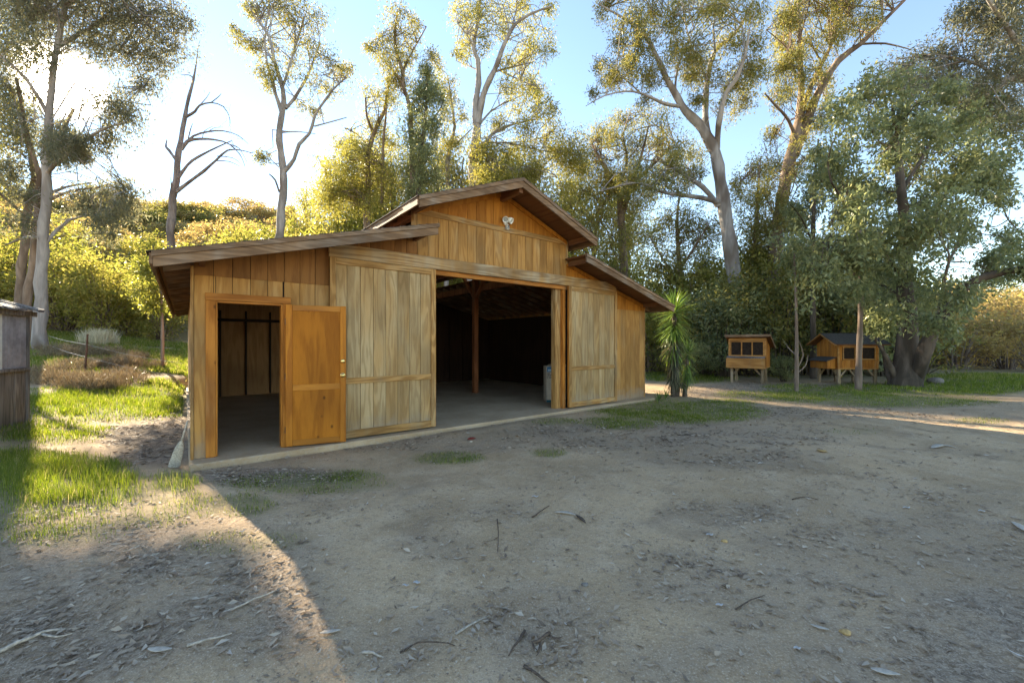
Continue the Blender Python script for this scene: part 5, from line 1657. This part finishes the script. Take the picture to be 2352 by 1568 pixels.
# rough pasture on the bank behind the barn's left end
n = 60000
px = rng.uniform(60, 440, n); d = rng.uniform(12.5, 23, n)
x, y = (px - CX) / F * d, d
ok = clear_of_barn(x, y) & (wob(x, y, .9, 6) > -.5)
x, y = x[ok], y[ok]
gp.append(blades(np.stack([x, y, H(x, y)], 1), rng.uniform(.06, .22, len(x)), rng.uniform(.01, .025, len(x)), .25))
v, f, r = join(gp)
g_o = link('grass', np_mesh('grass', v, f, False, {'rnd': r}), M['grass'])
tag(g_o, 'bright green winter grass in patches round the barn', 'grass', kind='stuff')


def litter_mesh(name, x, y, z, size, asp=.16):
    n = len(x)
    az = rng.uniform(0, 2 * math.pi, n)
    dx = np.stack([np.cos(az), np.sin(az), rng.normal(0, .14, n)], 1)
    sd = np.stack([-np.sin(az), np.cos(az), rng.normal(0, .30, n)], 1)
    L = (size * rng.uniform(.5, 1.25, n))[:, None]
    W = L * asp * rng.uniform(.6, 1.4, n)[:, None]
    curl = (rng.uniform(-.02, .12, n))[:, None] * L * np.array((0, 0, 1.0))
    bend = (rng.normal(0, .12, n))[:, None] * L
    c = np.stack([x, y, z + .006 + rng.uniform(0, .006, n)], 1)
    a = c - dx * L * .5 + curl
    m = c + sd * bend
    e = c + dx * L * .5 + sd * bend * .2 + curl * 1.2
    v = np.stack([a, m + sd * W + np.array((0, 0, .25)) * W, m - np.array((0, 0, .1)) * W, m - sd * W + np.array((0, 0, .25)) * W, e], 1).reshape(-1, 3)
    i = np.arange(n)[:, None] * 5
    f = np.concatenate([np.concatenate([i, i + 2, i + 1], 1), np.concatenate([i, i + 3, i + 2], 1), np.concatenate([i + 2, i + 4, i + 1], 1), np.concatenate([i + 3, i + 4, i + 2], 1)])
    return np_mesh(name, v, f, False, {'rnd': np.repeat(rng.beta(1.6, 1.7, n), 5)})


xs, ys, zs = [], [], []
for b in ((-5, 5, 1.2, 5, 90000, 800), (-9, 9, 5, 10, 120000, 420), (-6, 22, 10, 18, 90000, 170)):
    x, y, z, _, _ = scatter(LITTER, *b)
    xs.append(x); ys.append(y); zs.append(z)
for b in ((-5, 5, 1.2, 5, 8000, 70), (-9, 12, 5, 11, 9000, 30)):     # a thin scatter everywhere
    x, y, z, _, _ = scatter(None, *b)
    xs.append(x); ys.append(y); zs.append(z)
x, y, z = map(np.concatenate, (xs, ys, zs))
l_o = link('leaf_litter', litter_mesh('leaf_litter', x, y, z, np.where(y < 5, .055, .075)), M['litter'])
tag(l_o, 'dry grey-brown eucalyptus leaves scattered over the bare earth', 'leaf litter', kind='stuff')
# crumbs of bark and grit
xs, ys, zs = [], [], []
for b in ((-4, 4.5, 1.2, 4, 50000, 650), (-6, 7, 4, 8, 60000, 220)):
    x, y, z, _, _ = scatter(None, *b)
    xs.append(x); ys.append(y); zs.append(z)
x, y, z = map(np.concatenate, (xs, ys, zs))
c_o = link('bark_crumbs', litter_mesh('bark_crumbs', x, y, z - .003, np.full(len(x), .014), .35), M['litter'])
tag(c_o, 'fine bark crumbs and grit strewn over the bare earth', 'bark crumbs', kind='stuff')


# ------------------------------------------------------------------ sticks, bark strips, stones and scraps lying about
def gp3(px, py, up=.0):
    x, y = gpt(px, py, -.06)
    return np.array((x, y, h1(x, y) + up))


def stick(name, label, cat, pts, r, mat, forks=(), group=None):
    q = np.array([gp3(a, b, r * .9 + (.012 if 0 < i < len(pts) - 1 else 0)) for i, (a, b) in enumerate(pts)])
    o0 = q[0].copy()
    s = resample(np.array([(*p, 0) for p in q]), .05)[:, :3]
    s = s + rng.normal(size=s.shape) * r * .25
    o = empty(name, tuple(o0))
    MB().tube(s - o0, np.linspace(r, r * .45, len(s)), 6).build('stem', mat, o, True)
    for fk in forks:
        g = np.array([gp3(a, b, r + .004) for a, b in fk])
        g = resample(np.array([(*p, 0) for p in g]), .04)[:, :3]
        MB().tube(g - o0, np.linspace(r * .6, r * .2, len(g)), 5).build('side_twig', mat, o, True)
    tag(o, label, cat, group)


SG, SD = M['stick_grey'], M['stick_dark']
stick('fallen_stick', 'long grey stick lying at the edge of the lit ground strip', 'stick', [(507, 1404), (560, 1388), (610, 1365), (655, 1342)], .007, SG)
stick('fallen_stick', 'curved grey stick below the leaf pile on the left', 'stick', [(430, 1480), (480, 1470), (530, 1452)], .008, SG)
stick('fallen_stick', 'short dark stick pointing at the white bark strip', 'stick', [(1222, 1182), (1245, 1170), (1263, 1158)], .008, SD)
stick('fallen_stick', 'upright-lying dark twig in the middle of the yard', 'stick', [(1142, 1188), (1145, 1220), (1143, 1262)], .005, SD, [[(1144, 1228), (1128, 1236), (1110, 1238)]])
stick('fallen_stick', 'straight grey stick in the centre foreground', 'stick', [(1045, 1445), (1085, 1425), (1125, 1402)], .007, SG)
stick('fallen_stick', 'long bowed dark twig in the left centre foreground', 'stick', [(918, 1490), (960, 1472), (1010, 1468), (1045, 1470)], .005, SD)
stick('fallen_stick', 'kinked dark stick among the shavings in the foreground', 'stick', [(1205, 1440), (1195, 1465), (1180, 1482), (1168, 1500)], .008, SD)
stick('fallen_stick', 'thick forked piece of dark root in the foreground', 'stick', [(1262, 1450), (1245, 1465), (1225, 1478), (1232, 1490)], .011, SD, [[(1240, 1468), (1240, 1490), (1232, 1505)], [(1258, 1453), (1275, 1462), (1290, 1460)]])
stick('fallen_stick', 'dark stick running out of the bottom edge of the picture', 'stick', [(1205, 1525), (1235, 1548), (1262, 1566)], .008, SD)
stick('fallen_stick', 'long thin dark twig at the right centre', 'stick', [(1690, 1392), (1725, 1376), (1756, 1362)], .005, SD)
stick('fallen_stick', 'pair of pale split twigs left of the foreground shavings', 'stick', [(833, 1490), (855, 1497), (880, 1502)], .008, SG)
stick('fallen_stick', 'dark twig near the far yellow offcut', 'stick', [(1820, 1145), (1850, 1142), (1880, 1146)], .006, SD)
stick('fallen_stick', 'long pale branch lying at the lower left edge', 'stick', [(-20, 1500), (40, 1478), (100, 1452), (150, 1442)], .012, SG, [[(95, 1455), (130, 1462), (165, 1455)]])


def strip(name, label, cat, pts, w, mat):
    q = np.array([gp3(a, b, .012) for a, b in pts])
    o0 = q[0].copy()
    s = resample(np.array([(*p, 0) for p in q]), .05)[:, :3] - o0
    d_ = unit(np.gradient(s, axis=0))
    sd = unit(np.cross(d_, np.array((0, 0, 1.0))))
    prof = np.clip(np.sin(np.linspace(.25, math.pi - .2, len(s))), .2, 1)[:, None] * w
    up = np.array((0, 0, 1.0))
    rings = []
    for k, (a, b) in enumerate(((-1, .35), (0, 0), (1, .35), (1, .22), (0, -.12), (-1, .22))):
        rings.append(s + sd * prof * a + up * prof * b)
    v = np.stack(rings, 1).reshape(-1, 3)
    m = len(s)
    f = [(i * 6 + k, i * 6 + (k + 1) % 6, (i + 1) * 6 + (k + 1) % 6, (i + 1) * 6 + k) for i in range(m - 1) for k in range(6)]
    o = link(name, py_mesh(name, v, f, True), mat)
    o.location = tuple(o0)
    tag(o, label, cat)


strip('bark_strip', 'bright white strip of bark lying in the middle of the yard', 'bark strip', [(1275, 1172), (1300, 1174), (1322, 1178)], .022, M['bark_strip'])
strip('bark_strip', 'dark curled strip of bark touching the white strip', 'bark strip', [(1322, 1178), (1334, 1186), (1345, 1196)], .018, M['stick_dark'])
strip('bark_strip', 'long pale strip of bark in the right foreground', 'bark strip', [(2000, 1540), (2030, 1548), (2068, 1552)], .018, M['bark_strip'])
strip('bark_strip', 'tan sheet of bark far right on the bare yard', 'bark strip', [(2140, 1026), (2165, 1021), (2195, 1026)], .05, M['bark_strip'])
strip('bark_strip', 'pale green-tinged bark strip cut by the right edge', 'bark strip', [(2325, 1192), (2345, 1205), (2370, 1222)], .035, M['bark_strip'])
strip('bark_strip', 'pale leaf-shaped bark strip in the centre left foreground', 'bark strip', [(735, 1449), (755, 1446), (782, 1440)], .015, M['bark_strip'])
strip('bark_strip', 'broad grey bark strip at the bottom left', 'bark strip', [(340, 1485), (365, 1490), (395, 1487)], .018, M['bark_strip'])
strip('bark_strip', 'thin pale bark strip right of centre on the bare earth', 'bark strip', [(1905, 1445), (1880, 1440), (1862, 1432)], .012, M['bark_strip'])
strip('wood_offcut', 'yellowish flat offcut lying far right of centre', 'offcut', [(1875, 1036), (1888, 1039), (1900, 1042)], .05, M['stone_ochre'])
for label, px, py, w in (('pale blue-white scrap right of centre beside the yellow stone', 1630, 1228, .022), ('pale scrap of leaf left of centre on bare earth, upper of two', 957, 1331, .020), ('small pale scrap beside the larger one left of centre', 931, 1338, .012), ('pale heart-shaped scrap at centre right', 1652, 1385, .018), ('white scrap in the right foreground near the bottom', 1831, 1490, .016), ('tiny white scrap on the yard in front of the big doorway', 1229, 1138, .018), ('pale scrap far right of the yard', 2255, 1169, .022), ('white scrap near the right edge of the bare yard', 2082, 1160, .022)):
    strip('pale_scrap', label, 'scrap', [(px - 8, py + 1), (px - 2, py - 1), (px + 3, py + 2), (px + 8, py - 2)], w * .6, M['scrap'])
strip('red_leaf', 'dark red leaf lying on the litter before the doorway', 'leaf', [(1074, 1013), (1083, 1012), (1093, 1011)], .045, M['red_leaf'])


def stone(label, px, py, r, mat, sq=.6):
    c = gp3(px, py, 0)
    vv, ff = [], []
    n, m = 10, 6
    for j in range(m + 1):
        th = math.pi * j / m
        for i in range(n):
            a = 2 * math.pi * i / n
            k = r * (1 + .14 * math.sin(3 * a + px) * math.sin(th) + rng.uniform(-.05, .05))
            vv.append((k * math.sin(th) * math.cos(a) * 1.25, k * math.sin(th) * math.sin(a), k * sq * math.cos(th) + r * sq * .55))
    for j in range(m):
        for i in range(n):
            ff.append((j * n + i, (j + 1) * n + i, (j + 1) * n + (i + 1) % n, j * n + (i + 1) % n))
    o = link('stone', py_mesh('stone', vv, ff, True), mat)
    o.location = tuple(c)
    tag(o, label, 'stone')


stone('small yellow stone beside the pale scrap', 1664, 1240, .020, M['stone_ochre'])
stone('rounded orange-tan stone in the right foreground', 1942, 1451, .022, M['stone_ochre'])
stone('dark flat stone at the centre of the foreground', 1344, 1335, .020, M['stone_grey'])
stone('dark clod lying on the edge of the apron', 1038, 980, .055, M['stone_grey'], .7)
stone('brown boulder at the foot of the broad leafy tree', 2150, 880, .22, M['stone_grey'], .7)

# pale dry plumes on the bank
x, y = at(228, 19.5)
pz = h1(x, y)
pl = empty('plume_grass', (x, y, pz))
tag(pl, 'clump of pale feathery dry grass below the green thicket on the bank', 'plume grass')
n = 900
a = rng.uniform(0, 2 * math.pi, n); e = rng.uniform(.1, 1.0, n)
pos = np.stack([np.cos(a) * e * .35, np.sin(a) * e * .3, np.full(n, .0)], 1)
v, f, r = blades(pos * 2.2, rng.uniform(.35, .95, n), rng.uniform(.012, .03, n), .0)
link('plumes', np_mesh('plumes', v, f, False, {'rnd': r}), M['pampas'], pl)
